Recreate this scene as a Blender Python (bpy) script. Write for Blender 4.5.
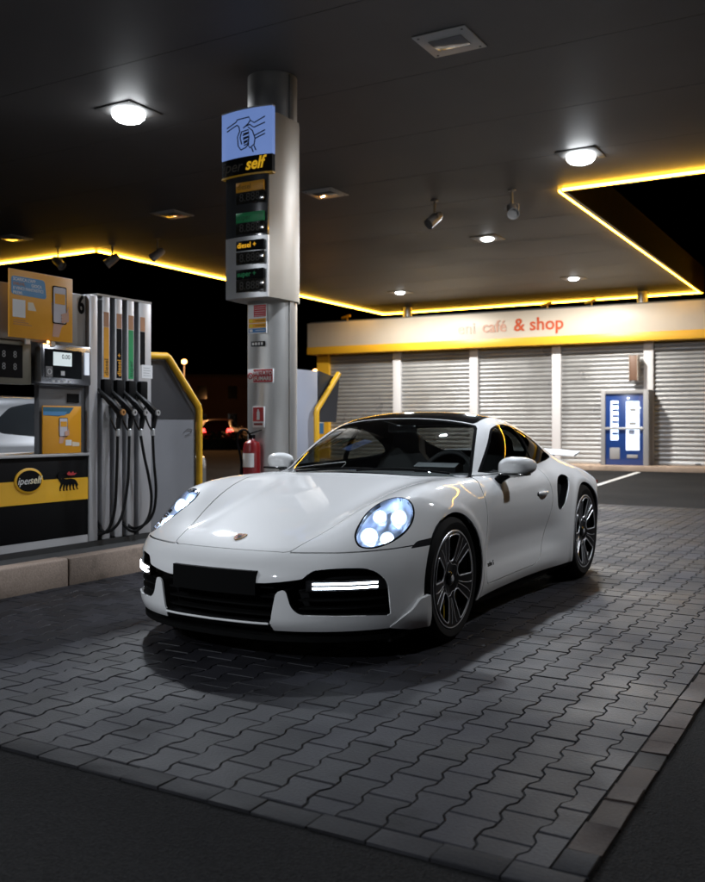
import bpy, bmesh, math, random
import numpy as np
from mathutils import Vector, Matrix, Euler
R_ = math.radians
random.seed(7); RNG = np.random.default_rng(7)
SC = bpy.context.scene
COL = SC.collection
for _o in list(bpy.data.objects): bpy.data.objects.remove(_o)

# ------------------------------------------------------------------ camera
CAM_H = 1.18; YAW = R_(30.1)
cam_d = bpy.data.cameras.new('camera'); cam = bpy.data.objects.new('camera', cam_d); COL.objects.link(cam)
cam.location = (0, 0, CAM_H); cam.rotation_euler = (R_(90), 0, YAW)
cam_d.sensor_width = 36; cam_d.sensor_fit = 'AUTO'; cam_d.lens = 918/882*36
cam_d.shift_y = -16/882; cam_d.clip_start = .05; cam_d.clip_end = 600
cam_d.dof.use_dof = True; cam_d.dof.focus_distance = 5.0; cam_d.dof.aperture_fstop = 3.2
SC.camera = cam
# ------------------------------------------------------------------ night sky
W = bpy.data.worlds.new('World'); SC.world = W; W.use_nodes = True
_n = W.node_tree; _n.nodes.clear()
_out = _n.nodes.new('ShaderNodeOutputWorld'); _bg = _n.nodes.new('ShaderNodeBackground'); _sky = _n.nodes.new('ShaderNodeTexSky')
_sky.sky_type = 'NISHITA'; _sky.sun_disc = False; _sky.sun_elevation = R_(-6); _sky.sun_rotation = R_(200)
_n.links.new(_sky.outputs[0], _bg.inputs[0]); _bg.inputs[1].default_value = 0.02
_n.links.new(_bg.outputs[0], _out.inputs[0])
# ------------------------------------------------------------------ exposure, sampling
SC.view_settings.view_transform = 'Standard'; SC.view_settings.look = 'None'
SC.view_settings.exposure = 0.25; SC.view_settings.gamma = 1.0; SC.view_settings.use_curve_mapping = False
SC.render.engine = 'CYCLES'
SC.cycles.use_denoising = True
try: SC.cycles.denoiser = 'OPENIMAGEDENOISE'
except Exception: pass
SC.cycles.max_bounces = 8; SC.cycles.diffuse_bounces = 4; SC.cycles.glossy_bounces = 4; SC.cycles.transparent_max_bounces = 16
SC.cycles.sample_clamp_indirect = 4.0; SC.cycles.caustics_reflective = False; SC.cycles.caustics_refractive = False
SC.cycles.use_light_tree = True

# ------------------------------------------------------------------ materials
MATS = {}
def mat(name, col=(.5,.5,.5), rough=.5, metal=0., coat=0., emit=None, es=0., noise=None, bump=None, spec=.5, alpha=1., trans=0.):
    """Principled material; noise=(scale, amount) varies colour, bump=(scale, strength) adds fine relief (object coordinates)."""
    if name in MATS: return MATS[name]
    m = bpy.data.materials.new(name); m.use_nodes = True; nt = m.node_tree; b = nt.nodes['Principled BSDF']
    b.inputs['Base Color'].default_value = (*col, 1); b.inputs['Roughness'].default_value = rough
    b.inputs['Metallic'].default_value = metal; b.inputs['Coat Weight'].default_value = coat; b.inputs['Coat Roughness'].default_value = .03
    b.inputs['Specular IOR Level'].default_value = spec
    if trans: b.inputs['Transmission Weight'].default_value = trans
    if emit: b.inputs['Emission Color'].default_value = (*emit, 1); b.inputs['Emission Strength'].default_value = es
    tc = None
    if noise or bump:
        tc = nt.nodes.new('ShaderNodeTexCoord')
    if noise:
        n1 = nt.nodes.new('ShaderNodeTexNoise'); n1.inputs['Scale'].default_value = noise[0]; n1.inputs['Detail'].default_value = 6
        nt.links.new(tc.outputs['Object'], n1.inputs['Vector'])
        r = nt.nodes.new('ShaderNodeMapRange'); r.inputs['From Min'].default_value = .3; r.inputs['From Max'].default_value = .7
        r.inputs['To Min'].default_value = 1-noise[1]; r.inputs['To Max'].default_value = 1+noise[1]
        nt.links.new(n1.outputs['Fac'], r.inputs['Value'])
        mx = nt.nodes.new('ShaderNodeVectorMath'); mx.operation = 'SCALE'; mx.inputs[0].default_value = col
        nt.links.new(r.outputs['Result'], mx.inputs['Scale']); nt.links.new(mx.outputs['Vector'], b.inputs['Base Color'])
        r2 = nt.nodes.new('ShaderNodeMapRange'); r2.inputs['To Min'].default_value = max(0, rough-.12); r2.inputs['To Max'].default_value = min(1, rough+.12)
        nt.links.new(n1.outputs['Fac'], r2.inputs['Value']); nt.links.new(r2.outputs['Result'], b.inputs['Roughness'])
    if bump:
        n2 = nt.nodes.new('ShaderNodeTexNoise'); n2.inputs['Scale'].default_value = bump[0]; n2.inputs['Detail'].default_value = 4
        nt.links.new(tc.outputs['Object'], n2.inputs['Vector'])
        bp = nt.nodes.new('ShaderNodeBump'); bp.inputs['Strength'].default_value = bump[1]; bp.inputs['Distance'].default_value = .01
        nt.links.new(n2.outputs['Fac'], bp.inputs['Height']); nt.links.new(bp.outputs['Normal'], b.inputs['Normal'])
    MATS[name] = m; return m

def glass(name, tint=(.3,.3,.3), refl=.06, rough=.02):
    """Thin pane: tinted see-through plus fresnel mirror."""
    if name in MATS: return MATS[name]
    m = bpy.data.materials.new(name); m.use_nodes = True; nt = m.node_tree; nt.nodes.clear()
    o = nt.nodes.new('ShaderNodeOutputMaterial'); t = nt.nodes.new('ShaderNodeBsdfTransparent'); g = nt.nodes.new('ShaderNodeBsdfGlossy')
    lw = nt.nodes.new('ShaderNodeLayerWeight'); lw.inputs['Blend'].default_value = .5
    pw = nt.nodes.new('ShaderNodeMath'); pw.operation = 'POWER'; pw.inputs[1].default_value = 4.5; nt.links.new(lw.outputs['Facing'], pw.inputs[0])
    f = nt.nodes.new('ShaderNodeMath'); f.operation = 'MULTIPLY_ADD'; f.inputs[1].default_value = .93; f.inputs[2].default_value = refl; nt.links.new(pw.outputs[0], f.inputs[0])
    t.inputs[0].default_value = (*tint, 1); g.inputs['Roughness'].default_value = rough; g.inputs[0].default_value = (1,1,1,1)
    mx = nt.nodes.new('ShaderNodeMixShader')
    nt.links.new(f.outputs[0], mx.inputs[0]); nt.links.new(t.outputs[0], mx.inputs[1]); nt.links.new(g.outputs[0], mx.inputs[2])
    nt.links.new(mx.outputs[0], o.inputs[0]); MATS[name] = m; return m

# ------------------------------------------------------------------ object helpers
def tag(o, label=None, cat=None, group=None, kind=None):
    if label: o['label'] = label
    if cat: o['category'] = cat
    if group: o['group'] = group
    if kind: o['kind'] = kind
    return o
def empty(name, loc=(0,0,0), rz=0, label=None, cat=None, group=None):
    o = bpy.data.objects.new(name, None); COL.objects.link(o); o.empty_display_size = .2
    o.location = loc; o.rotation_euler = (0, 0, rz); return tag(o, label, cat, group)
def link(name, me, parent=None, loc=None, rot=None):
    o = bpy.data.objects.new(name, me); COL.objects.link(o)
    if parent is not None: o.parent = parent
    if loc is not None: o.location = loc
    if rot is not None: o.rotation_euler = rot
    return o
class MB:
    """Collects shapes and links them as one mesh object."""
    def __init__(s): s.bm = bmesh.new(); s.mi = 0
    def _new(s, geom):
        for f in geom:
            f.material_index = s.mi
    def box(s, x0, x1, y0, y1, z0, z1, bev=0., M=None):
        r = bmesh.ops.create_cube(s.bm, size=1); vs = r['verts']
        for v in vs:
            v.co = Vector(((x0+x1)/2+v.co.x*(x1-x0), (y0+y1)/2+v.co.y*(y1-y0), (z0+z1)/2+v.co.z*(z1-z0)))
        fs = {f for v in vs for f in v.link_faces}; s._new(fs)
        if bev > 0:
            es = list({e for v in vs for e in v.link_edges})
            rr = bmesh.ops.bevel(s.bm, geom=es, offset=bev, segments=2, affect='EDGES', profile=.5)
            vs = list({v for f in rr['faces'] for v in f.verts} | {v for v in vs if v.is_valid}); s._new(rr['faces'])
        if M is not None: bmesh.ops.transform(s.bm, matrix=M, verts=[v for v in vs if v.is_valid])
        return s
    def prism(s, pts, ax, a0, a1, M=None):
        """polygon pts (2D) extruded along axis ax ('x','y','z') from a0 to a1"""
        def P(p, a):
            return {'x': (a, p[0], p[1]), 'y': (p[0], a, p[1]), 'z': (p[0], p[1], a)}[ax]
        A = [s.bm.verts.new(P(p, a0)) for p in pts]; B = [s.bm.verts.new(P(p, a1)) for p in pts]; n = len(pts)
        fs = [s.bm.faces.new(A[::-1]), s.bm.faces.new(B)] + [s.bm.faces.new((A[i], A[(i+1)%n], B[(i+1)%n], B[i])) for i in range(n)]
        s._new(fs)
        if M is not None: bmesh.ops.transform(s.bm, matrix=M, verts=A+B)
        return s
    def tube(s, pts, r, seg=10, closed=False, caps=True):
        pts = [Vector(p) for p in pts]; n = len(pts); rs = r if hasattr(r, '__len__') else [r]*n
        rings = []; up = None
        for i, p in enumerate(pts):
            if closed: d = (pts[(i+1)%n]-pts[i-1]).normalized()
            else: d = (pts[min(i+1, n-1)]-pts[max(i-1, 0)]).normalized()
            if up is None:
                up = Vector((0,0,1)) if abs(d.z) < .9 else Vector((1,0,0))
            a = d.cross(up).normalized(); b = a.cross(d).normalized(); up = b
            rings.append([s.bm.verts.new(p+(a*math.cos(2*math.pi*k/seg)+b*math.sin(2*math.pi*k/seg))*rs[i]) for k in range(seg)])
        fs = []
        m = n if closed else n-1
        for i in range(m):
            A, B = rings[i], rings[(i+1)%n]
            for k in range(seg): fs.append(s.bm.faces.new((A[k], A[(k+1)%seg], B[(k+1)%seg], B[k])))
        if caps and not closed: fs += [s.bm.faces.new(rings[0][::-1]), s.bm.faces.new(rings[-1])]
        for f in fs: f.smooth = True
        s._new(fs); return s
    def lathe(s, prof, seg=32, M=None, smooth=True):
        """prof: (r, h) pairs round the z axis"""
        rings = []
        for r, h in prof:
            if r < 1e-6: rings.append([s.bm.verts.new((0,0,h))])
            else: rings.append([s.bm.verts.new((r*math.cos(2*math.pi*k/seg), r*math.sin(2*math.pi*k/seg), h)) for k in range(seg)])
        fs = []
        for A, B in zip(rings, rings[1:]):
            for k in range(seg):
                k2 = (k+1)%seg
                if len(A) == 1 and len(B) == 1: continue
                if len(A) == 1: fs.append(s.bm.faces.new((A[0], B[k2], B[k])))
                elif len(B) == 1: fs.append(s.bm.faces.new((A[k], A[k2], B[0])))
                else: fs.append(s.bm.faces.new((A[k], A[k2], B[k2], B[k])))
        for f in fs: f.smooth = smooth
        s._new(fs)
        if M is not None: bmesh.ops.transform(s.bm, matrix=M, verts=[v for r in rings for v in r])
        return s
    def face(s, pts):
        f = s.bm.faces.new([s.bm.verts.new(p) for p in pts]); s._new([f]); return s
    def mesh(s, name, mats):
        bmesh.ops.recalc_face_normals(s.bm, faces=s.bm.faces[:])
        me = bpy.data.meshes.new(name); s.bm.to_mesh(me); s.bm.free()
        for m in (mats if isinstance(mats, (list, tuple)) else [mats]): me.materials.append(m)
        return me
    def build(s, name, mats, parent=None, loc=None, rot=None, sharp=35):
        me = s.mesh(name, mats); me.set_sharp_from_angle(angle=R_(sharp)); return link(name, me, parent, loc, rot)
def box(name, dims, m, parent=None, bev=0., loc=None, rot=None):
    return MB().box(*dims, bev=bev).build(name, m, parent, loc, rot)
def text_mesh(txt, size, depth=.002, bold=0., shear=0., spacing=1., align='CENTER'):
    c = bpy.data.curves.new('t', 'FONT'); c.body = txt; c.size = size; c.extrude = depth; c.offset = bold; c.shear = shear
    c.align_x = align; c.align_y = 'CENTER'; c.space_character = spacing; c.resolution_u = 3
    o = bpy.data.objects.new('t', c); COL.objects.link(o)
    dg = bpy.context.evaluated_depsgraph_get(); me = bpy.data.meshes.new_from_object(o.evaluated_get(dg))
    bpy.data.objects.remove(o); bpy.data.curves.remove(c); return me
def text(name, txt, size, m, parent, loc, rot, **k):
    me = text_mesh(txt, size, **k); me.materials.clear(); me.materials.append(m); return link(name, me, parent, loc, rot)
def rot_to(d, up=(0,0,1)):
    """matrix whose z axis is d"""
    return Vector(d).to_track_quat('Z', 'Y').to_matrix().to_4x4()
# ================================================================== the sports car: outer form
# car space: x lateral (+ = its left), y from nose (-) to tail (+), front axle y=0, rear axle y=2.45, ground z=0
class Tab:
    """smooth 1-D profile through key points"""
    def __init__(s, pts, sig=.03):
        p = np.array(sorted(pts), float); x, v = p[:,0], p[:,1]; n = len(x)
        h = np.diff(x); d = np.diff(v)/h; m = np.zeros(n)
        m[0], m[-1] = d[0], d[-1]
        for i in range(1, n-1):
            if d[i-1]*d[i] > 0:
                w1 = 2*h[i]+h[i-1]; w2 = h[i]+2*h[i-1]; m[i] = (w1+w2)/(w1/d[i-1]+w2/d[i])
        s.x0 = x[0]-.4; s.dx = .004; g = np.arange(s.x0, x[-1]+.4, s.dx)
        i = np.clip(np.searchsorted(x, g)-1, 0, n-2); t = (g-x[i])/h[i]; tc = np.clip(t, 0, 1)
        y = (2*tc**3-3*tc**2+1)*v[i]+(tc**3-2*tc**2+tc)*h[i]*m[i]+(-2*tc**3+3*tc**2)*v[i+1]+(tc**3-tc**2)*h[i]*m[i+1]
        y = y+np.where(g < x[0], (g-x[0])*m[0], 0)+np.where(g > x[-1], (g-x[-1])*m[-1], 0)
        if sig > 0:
            k = np.arange(-int(4*sig/s.dx), int(4*sig/s.dx)+1)*s.dx; k = np.exp(-k**2/2/sig**2); k /= k.sum(); r = len(k)//2
            yy = np.concatenate([2*y[0]-y[r:0:-1], y, 2*y[-1]-y[-2:-r-2:-1]]); y = np.convolve(yy, k, 'valid')
        s.g = g; s.v = y
    def __call__(s, q): return np.interp(q, s.g, s.v)
def smax(a, b, k):
    h = np.maximum(k-np.abs(a-b), 0)/k; return np.maximum(a, b)+h*h*k*.25
def smin(a, b, k): return -smax(-a, -b, k)
def sstep(a, b, v):
    t = np.clip((v-a)/(b-a), 0, 1); return t*t*t*(t*(6*t-15)+10)

T_hood = Tab([(-1.02,.43),(-.95,.482),(-.88,.526),(-.8,.564),(-.7,.602),(-.5,.662),(-.25,.728),(0,.786),(.25,.834),(.5,.872),(.7,.89),(1.0,.895),(1.5,.89),(2.2,.88),(2.6,.875),(3.0,.865),(3.3,.85),(3.45,.82),(3.55,.78)], .05)
T_fend = Tab([(-1.02,.395),(-.9,.475),(-.8,.525),(-.7,.573),(-.6,.622),(-.45,.708),(-.25,.797),(0,.845),(.2,.859),(.4,.862),(.65,.862),(1.0,.868),(1.5,.882),(1.9,.905),(2.2,.912),(2.45,.9),(2.8,.842),(3.1,.755),(3.3,.69),(3.5,.63)], .05)
T_xf = Tab([(-1.02,.52),(-.8,.58),(-.5,.66),(-.2,.715),(0,.735),(.5,.775),(1,.80),(1.5,.80),(2.2,.80),(2.6,.785),(3.0,.74),(3.5,.66)], .08)
T_wid = Tab([(-1.02,.80),(-.8,.862),(-.6,.895),(-.3,.917),(0,.925),(.3,.921),(.6,.908),(.9,.899),(1.2,.897),(1.5,.906),(1.8,.928),(2.1,.947),(2.45,.952),(2.8,.94),(3.1,.91),(3.4,.86),(3.6,.80)], .06)
# inset of the flank against height, for the doors and for the wings
T_side_door = Tab([(.10,.075),(.18,.035),(.24,.018),(.30,.022),(.36,.040),(.44,.040),(.52,.022),(.60,.006),(.66,.002),(.73,.012),(.80,.035),(.86,.065),(.95,.12)], .022)
T_side_wing = Tab([(.10,.06),(.2,.02),(.3,.006),(.42,0),(.56,.003),(.65,.014),(.74,.042),(.83,.095),(.95,.19)], .03)
# nose and tail in plan
T_nose = Tab([(0,-.965),(.2,-.953),(.4,-.908),(.55,-.840),(.68,-.742),(.78,-.625),(.86,-.475),(.92,-.30),(.96,-.12)], .02)
T_nosez = Tab([(.1,.10),(.16,.035),(.22,.0),(.34,-.004),(.42,.0),(.47,.012),(.52,.04),(.58,.095),(.66,.20)], .02)
T_tail = Tab([(0,3.53),(.3,3.515),(.5,3.47),(.65,3.39),(.76,3.27),(.86,3.05),(.92,2.85)], .03)
T_tailz = Tab([(.12,.22),(.25,.10),(.4,.02),(.55,0),(.7,.0),(.8,.01),(.9,.03)], .03)
# greenhouse
T_roof = Tab([(.30,.79),(.42,.85),(.52,.900),(.7,1.008),(.9,1.118),(1.05,1.182),(1.18,1.226),(1.32,1.258),(1.5,1.277),(1.65,1.271),(1.85,1.242),(2.05,1.193),(2.3,1.112),(2.55,1.017),(2.8,.92),(3.0,.86),(3.2,.82)], .035)
T_ghw = Tab([(.3,.76),(.8,.785),(1.2,.785),(1.5,.775),(1.8,.75),(2.1,.71),(2.4,.665),(2.7,.615),(3.0,.56)], .06)
T_ghz = Tab([(.80,-.05),(.87,-.03),(.95,.0),(1.05,.048),(1.15,.112),(1.2,.152),(1.25,.205),(1.3,.27),(1.36,.36)], .02)
def carF(x, y, z):
    ax = np.sqrt(x*x+1e-8)
    Zc, Zf, xf = T_hood(y), T_fend(y), T_xf(y)
    u = ax/xf
    zt = Zc-.035*np.minimum(ax, .75)**2*4*.3 + (Zf-Zc+.02)*sstep(.45, 1.02, u)
    zt = zt-1.1*np.maximum(ax-xf, 0)**2
    zt = zt-.011*np.exp(-((u-.60)/.13)**2)*sstep(-.85, -.5, y)*(1-sstep(.1, .55, y))
    wing = np.maximum(1-sstep(.32, .62, np.abs(y)), sstep(1.55, 2.05, y)); wing = np.maximum(wing, sstep(-.3, -.6, y))
    inset = T_side_door(z)*(1-wing)+T_side_wing(z)*wing
    rf = np.sqrt(y**2+(z-.343)**2); rr = np.sqrt((y-2.45)**2+(z-.361)**2)
    lip = .010*np.exp(-((rf-.385)/.035)**2)+.008*np.exp(-((rr-.405)/.035)**2)
    Xs = T_wid(y)-inset+lip
    a = z-zt; b = ax-Xs
    f = smax(a, b, .13)
    fr = T_nose(ax)+T_nosez(z)-y
    f = smax(f, fr, .07)
    re = y-(T_tail(ax)-T_tailz(z))
    f = smax(f, re, .07)
    f = smax(f, .115-z, .03)
    # greenhouse
    sw = .24*(1-sstep(.9, 1.7, y))
    yy = y-sw*ax*ax
    zr = T_roof(yy)-.10*ax*ax-.24*ax**4
    xg = T_ghw(y)-T_ghz(z)
    g = smax((z-zr)*.85, ax-xg, .09)
    g = np.maximum(g, np.maximum(.80-z, .30-y)); g = np.maximum(g, y-3.2)
    k = .03+.10*sstep(1.7, 2.4, y)
    return smin(f, g, k)
def carGrad(P):
    e = 1e-4; x, y, z = P.T
    return np.stack([carF(x+e,y,z)-carF(x-e,y,z), carF(x,y+e,z)-carF(x,y-e,z), carF(x,y,z+e)-carF(x,y,z-e)], 1)/(2*e)
def iso_mesh(F, lo, hi, h, G, newton=4):
    """surface nets on F=0, vertices then moved onto the surface"""
    n = [int(math.ceil((b-a)/h))+1 for a, b in zip(lo, hi)]
    ax = [a+h*np.arange(k) for a, k in zip(lo, n)]
    V = F(ax[0][:,None,None], ax[1][None,:,None], ax[2][None,None,:]); S = V < 0
    c = S[:-1,:-1,:-1].astype(np.int8)
    cnt = np.zeros(c.shape, np.int8); pos = np.zeros(c.shape+(3,), np.float32); ne = np.zeros(c.shape, np.int8)
    nx, ny, nz = c.shape
    def sl(i,j,k): return (slice(i, i+nx), slice(j, j+ny), slice(k, k+nz))
    for d in range(3):
        for p in range(2):
            for q in range(2):
                o0 = [0,0,0]; o1 = [0,0,0]; oth = [t for t in range(3) if t != d]
                o0[oth[0]] = o1[oth[0]] = p; o0[oth[1]] = o1[oth[1]] = q; o1[d] = 1
                A, B = V[sl(*o0)], V[sl(*o1)]; cr = (A < 0) != (B < 0)
                idx = np.nonzero(cr); a, b = A[idx], B[idx]; t = a/(a-b)
                pos[idx+(d,)] += t; pos[idx+(oth[0],)] += p; pos[idx+(oth[1],)] += q; ne[idx] += 1
    act = np.nonzero(ne); P = pos[act]/ne[act][:,None]
    P = np.stack([lo[i]+h*(act[i]+P[:,i]) for i in range(3)], 1).astype(float)
    ID = -np.ones(c.shape, np.int64); ID[act] = np.arange(len(P))
    Q = []
    for d in range(3):
        o = [t for t in range(3) if t != d]
        a = [slice(0, None)]*3; b = [slice(0, None)]*3; a[d] = slice(0, -1); b[d] = slice(1, None)
        SA, SB = S[tuple(a)], S[tuple(b)]; cr = SA != SB
        idx = np.array(np.nonzero(cr)).T
        ok = (idx[:,o[0]] > 0) & (idx[:,o[1]] > 0) & (idx[:,o[0]] < c.shape[o[0]]) & (idx[:,o[1]] < c.shape[o[1]]); idx = idx[ok]
        q = []
        for p0, p1 in ((1,1),(0,1),(0,0),(1,0)):
            j = idx.copy(); j[:,o[0]] -= p0; j[:,o[1]] -= p1; q.append(ID[j[:,0], j[:,1], j[:,2]])
        q = np.stack(q, 1); fl = SA[tuple(idx.T)]
        if d == 1: fl = ~fl
        q[~fl] = q[~fl][:, ::-1]; Q.append(q)
    Q = np.concatenate(Q); Q = Q[(Q >= 0).all(1)]
    for _ in range(newton):
        g = G(P); v = F(*P.T); P = P-g*(v/np.maximum((g*g).sum(1), 1e-6))[:,None].clip(-.01, .01)
    g = G(P); N = g/np.linalg.norm(g, axis=1)[:,None]
    T = np.concatenate([Q[:,[0,1,2]], Q[:,[0,2,3]]])
    return P, N, T
def split_mesh(P, N, T, gf):
    """cut the triangles along gf=0 (conforming)"""
    g = gf(P); g = np.where(np.abs(g) < 2e-5, 2e-5, g); s = g > 0
    st = s[T]; k = st.sum(1); mix = (k == 1) | (k == 2)
    if not mix.any(): return P, N, T
    M = T[mix]; sm = st[mix]; odd = np.where(k[mix] == 1, sm.argmax(1), (~sm).argmax(1))
    r = np.arange(len(M)); A = M[r, odd]; B = M[r, (odd+1)%3]; C = M[r, (odd+2)%3]
    E = np.concatenate([np.stack([A,B],1), np.stack([A,C],1)]); E.sort(1)
    U, inv = np.unique(E, axis=0, return_inverse=True); inv = inv.ravel()
    t = g[U[:,0]]/(g[U[:,0]]-g[U[:,1]]); t = t[:,None]
    NP = P[U[:,0]]*(1-t)+P[U[:,1]]*t; NN = N[U[:,0]]*(1-t)+N[U[:,1]]*t; NN /= np.linalg.norm(NN, axis=1)[:,None]
    ab = len(P)+inv[:len(M)]; ac = len(P)+inv[len(M):]
    T2 = np.concatenate([T[~mix], np.stack([A,ab,ac],1), np.stack([ab,B,C],1), np.stack([ab,C,ac],1)])
    return np.concatenate([P, NP]), np.concatenate([N, NN]), T2
def poly_sd(poly, U, V, margin=.12):
    """signed distance to a closed 2-D polygon, negative inside"""
    p = np.asarray(poly, float); out = np.full(U.shape, 1.0)
    m = (U > p[:,0].min()-margin) & (U < p[:,0].max()+margin) & (V > p[:,1].min()-margin) & (V < p[:,1].max()+margin)
    u, v = U[m], V[m]; d = np.full(u.shape, 9.); ins = np.zeros(u.shape, bool)
    for i in range(len(p)):
        a, b = p[i], p[(i+1)%len(p)]; e = b-a; L = max(e@e, 1e-12)
        t = np.clip(((u-a[0])*e[0]+(v-a[1])*e[1])/L, 0, 1)
        d = np.minimum(d, (u-a[0]-t*e[0])**2+(v-a[1]-t*e[1])**2)
        if a[1] != b[1]:
            ins ^= ((a[1] > v) != (b[1] > v)) & (u < (b[0]-a[0])*(v-a[1])/(b[1]-a[1])+a[0])
    d = np.sqrt(d); out[m] = np.where(ins, -d, d); return out
def spl(pts, n=8, closed=True):
    """Catmull-Rom through 2-D/3-D points"""
    p = np.asarray(pts, float); m = len(p); o = []
    rng = range(m) if closed else range(m-1)
    for i in rng:
        if closed: a, b, c, d = p[i-1], p[i], p[(i+1)%m], p[(i+2)%m]
        else: a, b, c, d = p[max(i-1,0)], p[i], p[i+1], p[min(i+2,m-1)]
        for k in range(n):
            t = k/n; o.append(.5*((2*b)+(c-a)*t+(2*a-5*b+4*c-d)*t*t+(3*b-a-3*c+d)*t**3))
    if not closed: o.append(p[-1])
    return np.array(o)
def roundpoly(pts, r=.02, n=5):
    """polygon with rounded corners (quadratic)"""
    p = np.asarray(pts, float); m = len(p); o = []
    rs = r if hasattr(r, '__len__') else [r]*m
    for i in range(m):
        a, b, c = p[i-1], p[i], p[(i+1)%m]; la = np.linalg.norm(a-b); lc = np.linalg.norm(c-b)
        q = min(rs[i], la*.49, lc*.49); A = b+(a-b)*q/la; C = b+(c-b)*q/lc
        for k in range(n+1):
            t = k/n; o.append((1-t)**2*A+2*t*(1-t)*b+t*t*C)
    return np.array(o)
# ================================================================== the sports car: panels and parts
def bis(fn, a, b, n=40):
    for _ in range(n):
        m = (a+b)/2
        if fn(m) < 0: b = m
        else: a = m
    return (a+b)/2
def F1(x, y, z): return float(carF(np.array([x], float), np.array([y], float), np.array([z], float))[0])
def surf_y(x, z): return bis(lambda y: F1(x, y, z), -1.2, .2)
def surf_x(y, z): return bis(lambda x: F1(x, y, z), 1.3, .2)
def surf_z(x, y): return bis(lambda z: F1(x, y, z), 1.5, .45)
def nrm(p):
    g = carGrad(np.array([p], float))[0]; return Vector(g).normalized()

CAR_ORG = (-2.93, 4.6, 0)
M_paint = mat('white_paint', (.86,.86,.855), .5, coat=1.0, spec=.3)
M_dark = mat('car_inner_black', (.012,.012,.013), .7)
M_gloss = mat('gloss_black', (.010,.010,.011), .12, coat=.6)
M_plastic = mat('black_plastic', (.006,.006,.0065), .6, spec=.18)
M_skirt = mat('skirt_black', (.004,.004,.004), .75, spec=.08)
M_roofblk = mat('black_roof', (.006,.006,.007), .08, coat=1.0)
M_glass = glass('car_glass', (.62,.66,.65))
M_glass_rear = glass('car_glass_rear', (.22,.23,.23))
M_glass_dark = glass('car_glass_tinted', (.26,.28,.27))
M_lens = glass('lamp_lens', (.93,.95,.98))
M_tyre = mat('tyre_rubber', (.009,.009,.0095), .8, bump=(260,.2), spec=.2)
M_rim = mat('rim_black', (.006,.006,.0065), .3, spec=.35)
M_silver = mat('machined_silver', (.78,.78,.80), .35, metal=.35)
M_disc = mat('brake_disc', (.10,.10,.11), .4, metal=.8)
M_cal = mat('caliper_yellow', (.75,.48,.02), .35, coat=.4)
M_chrome_halo = mat('lamp_chrome_halo', (.55,.65,.9), .15, metal=.8, emit=(.62,.78,1.0), es=1.2)  # chrome made to glow, a halo put round each projector lamp
M_lamp = mat('headlamp_led', (.9,.95,1), .3, emit=(.66,.83,1.0), es=18)
M_drl = mat('daylight_led', (.9,.95,1), .3, emit=(.80,.90,1.0), es=20)
M_leather = mat('dark_leather', (.075,.075,.08), .5, bump=(180,.15))

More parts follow.
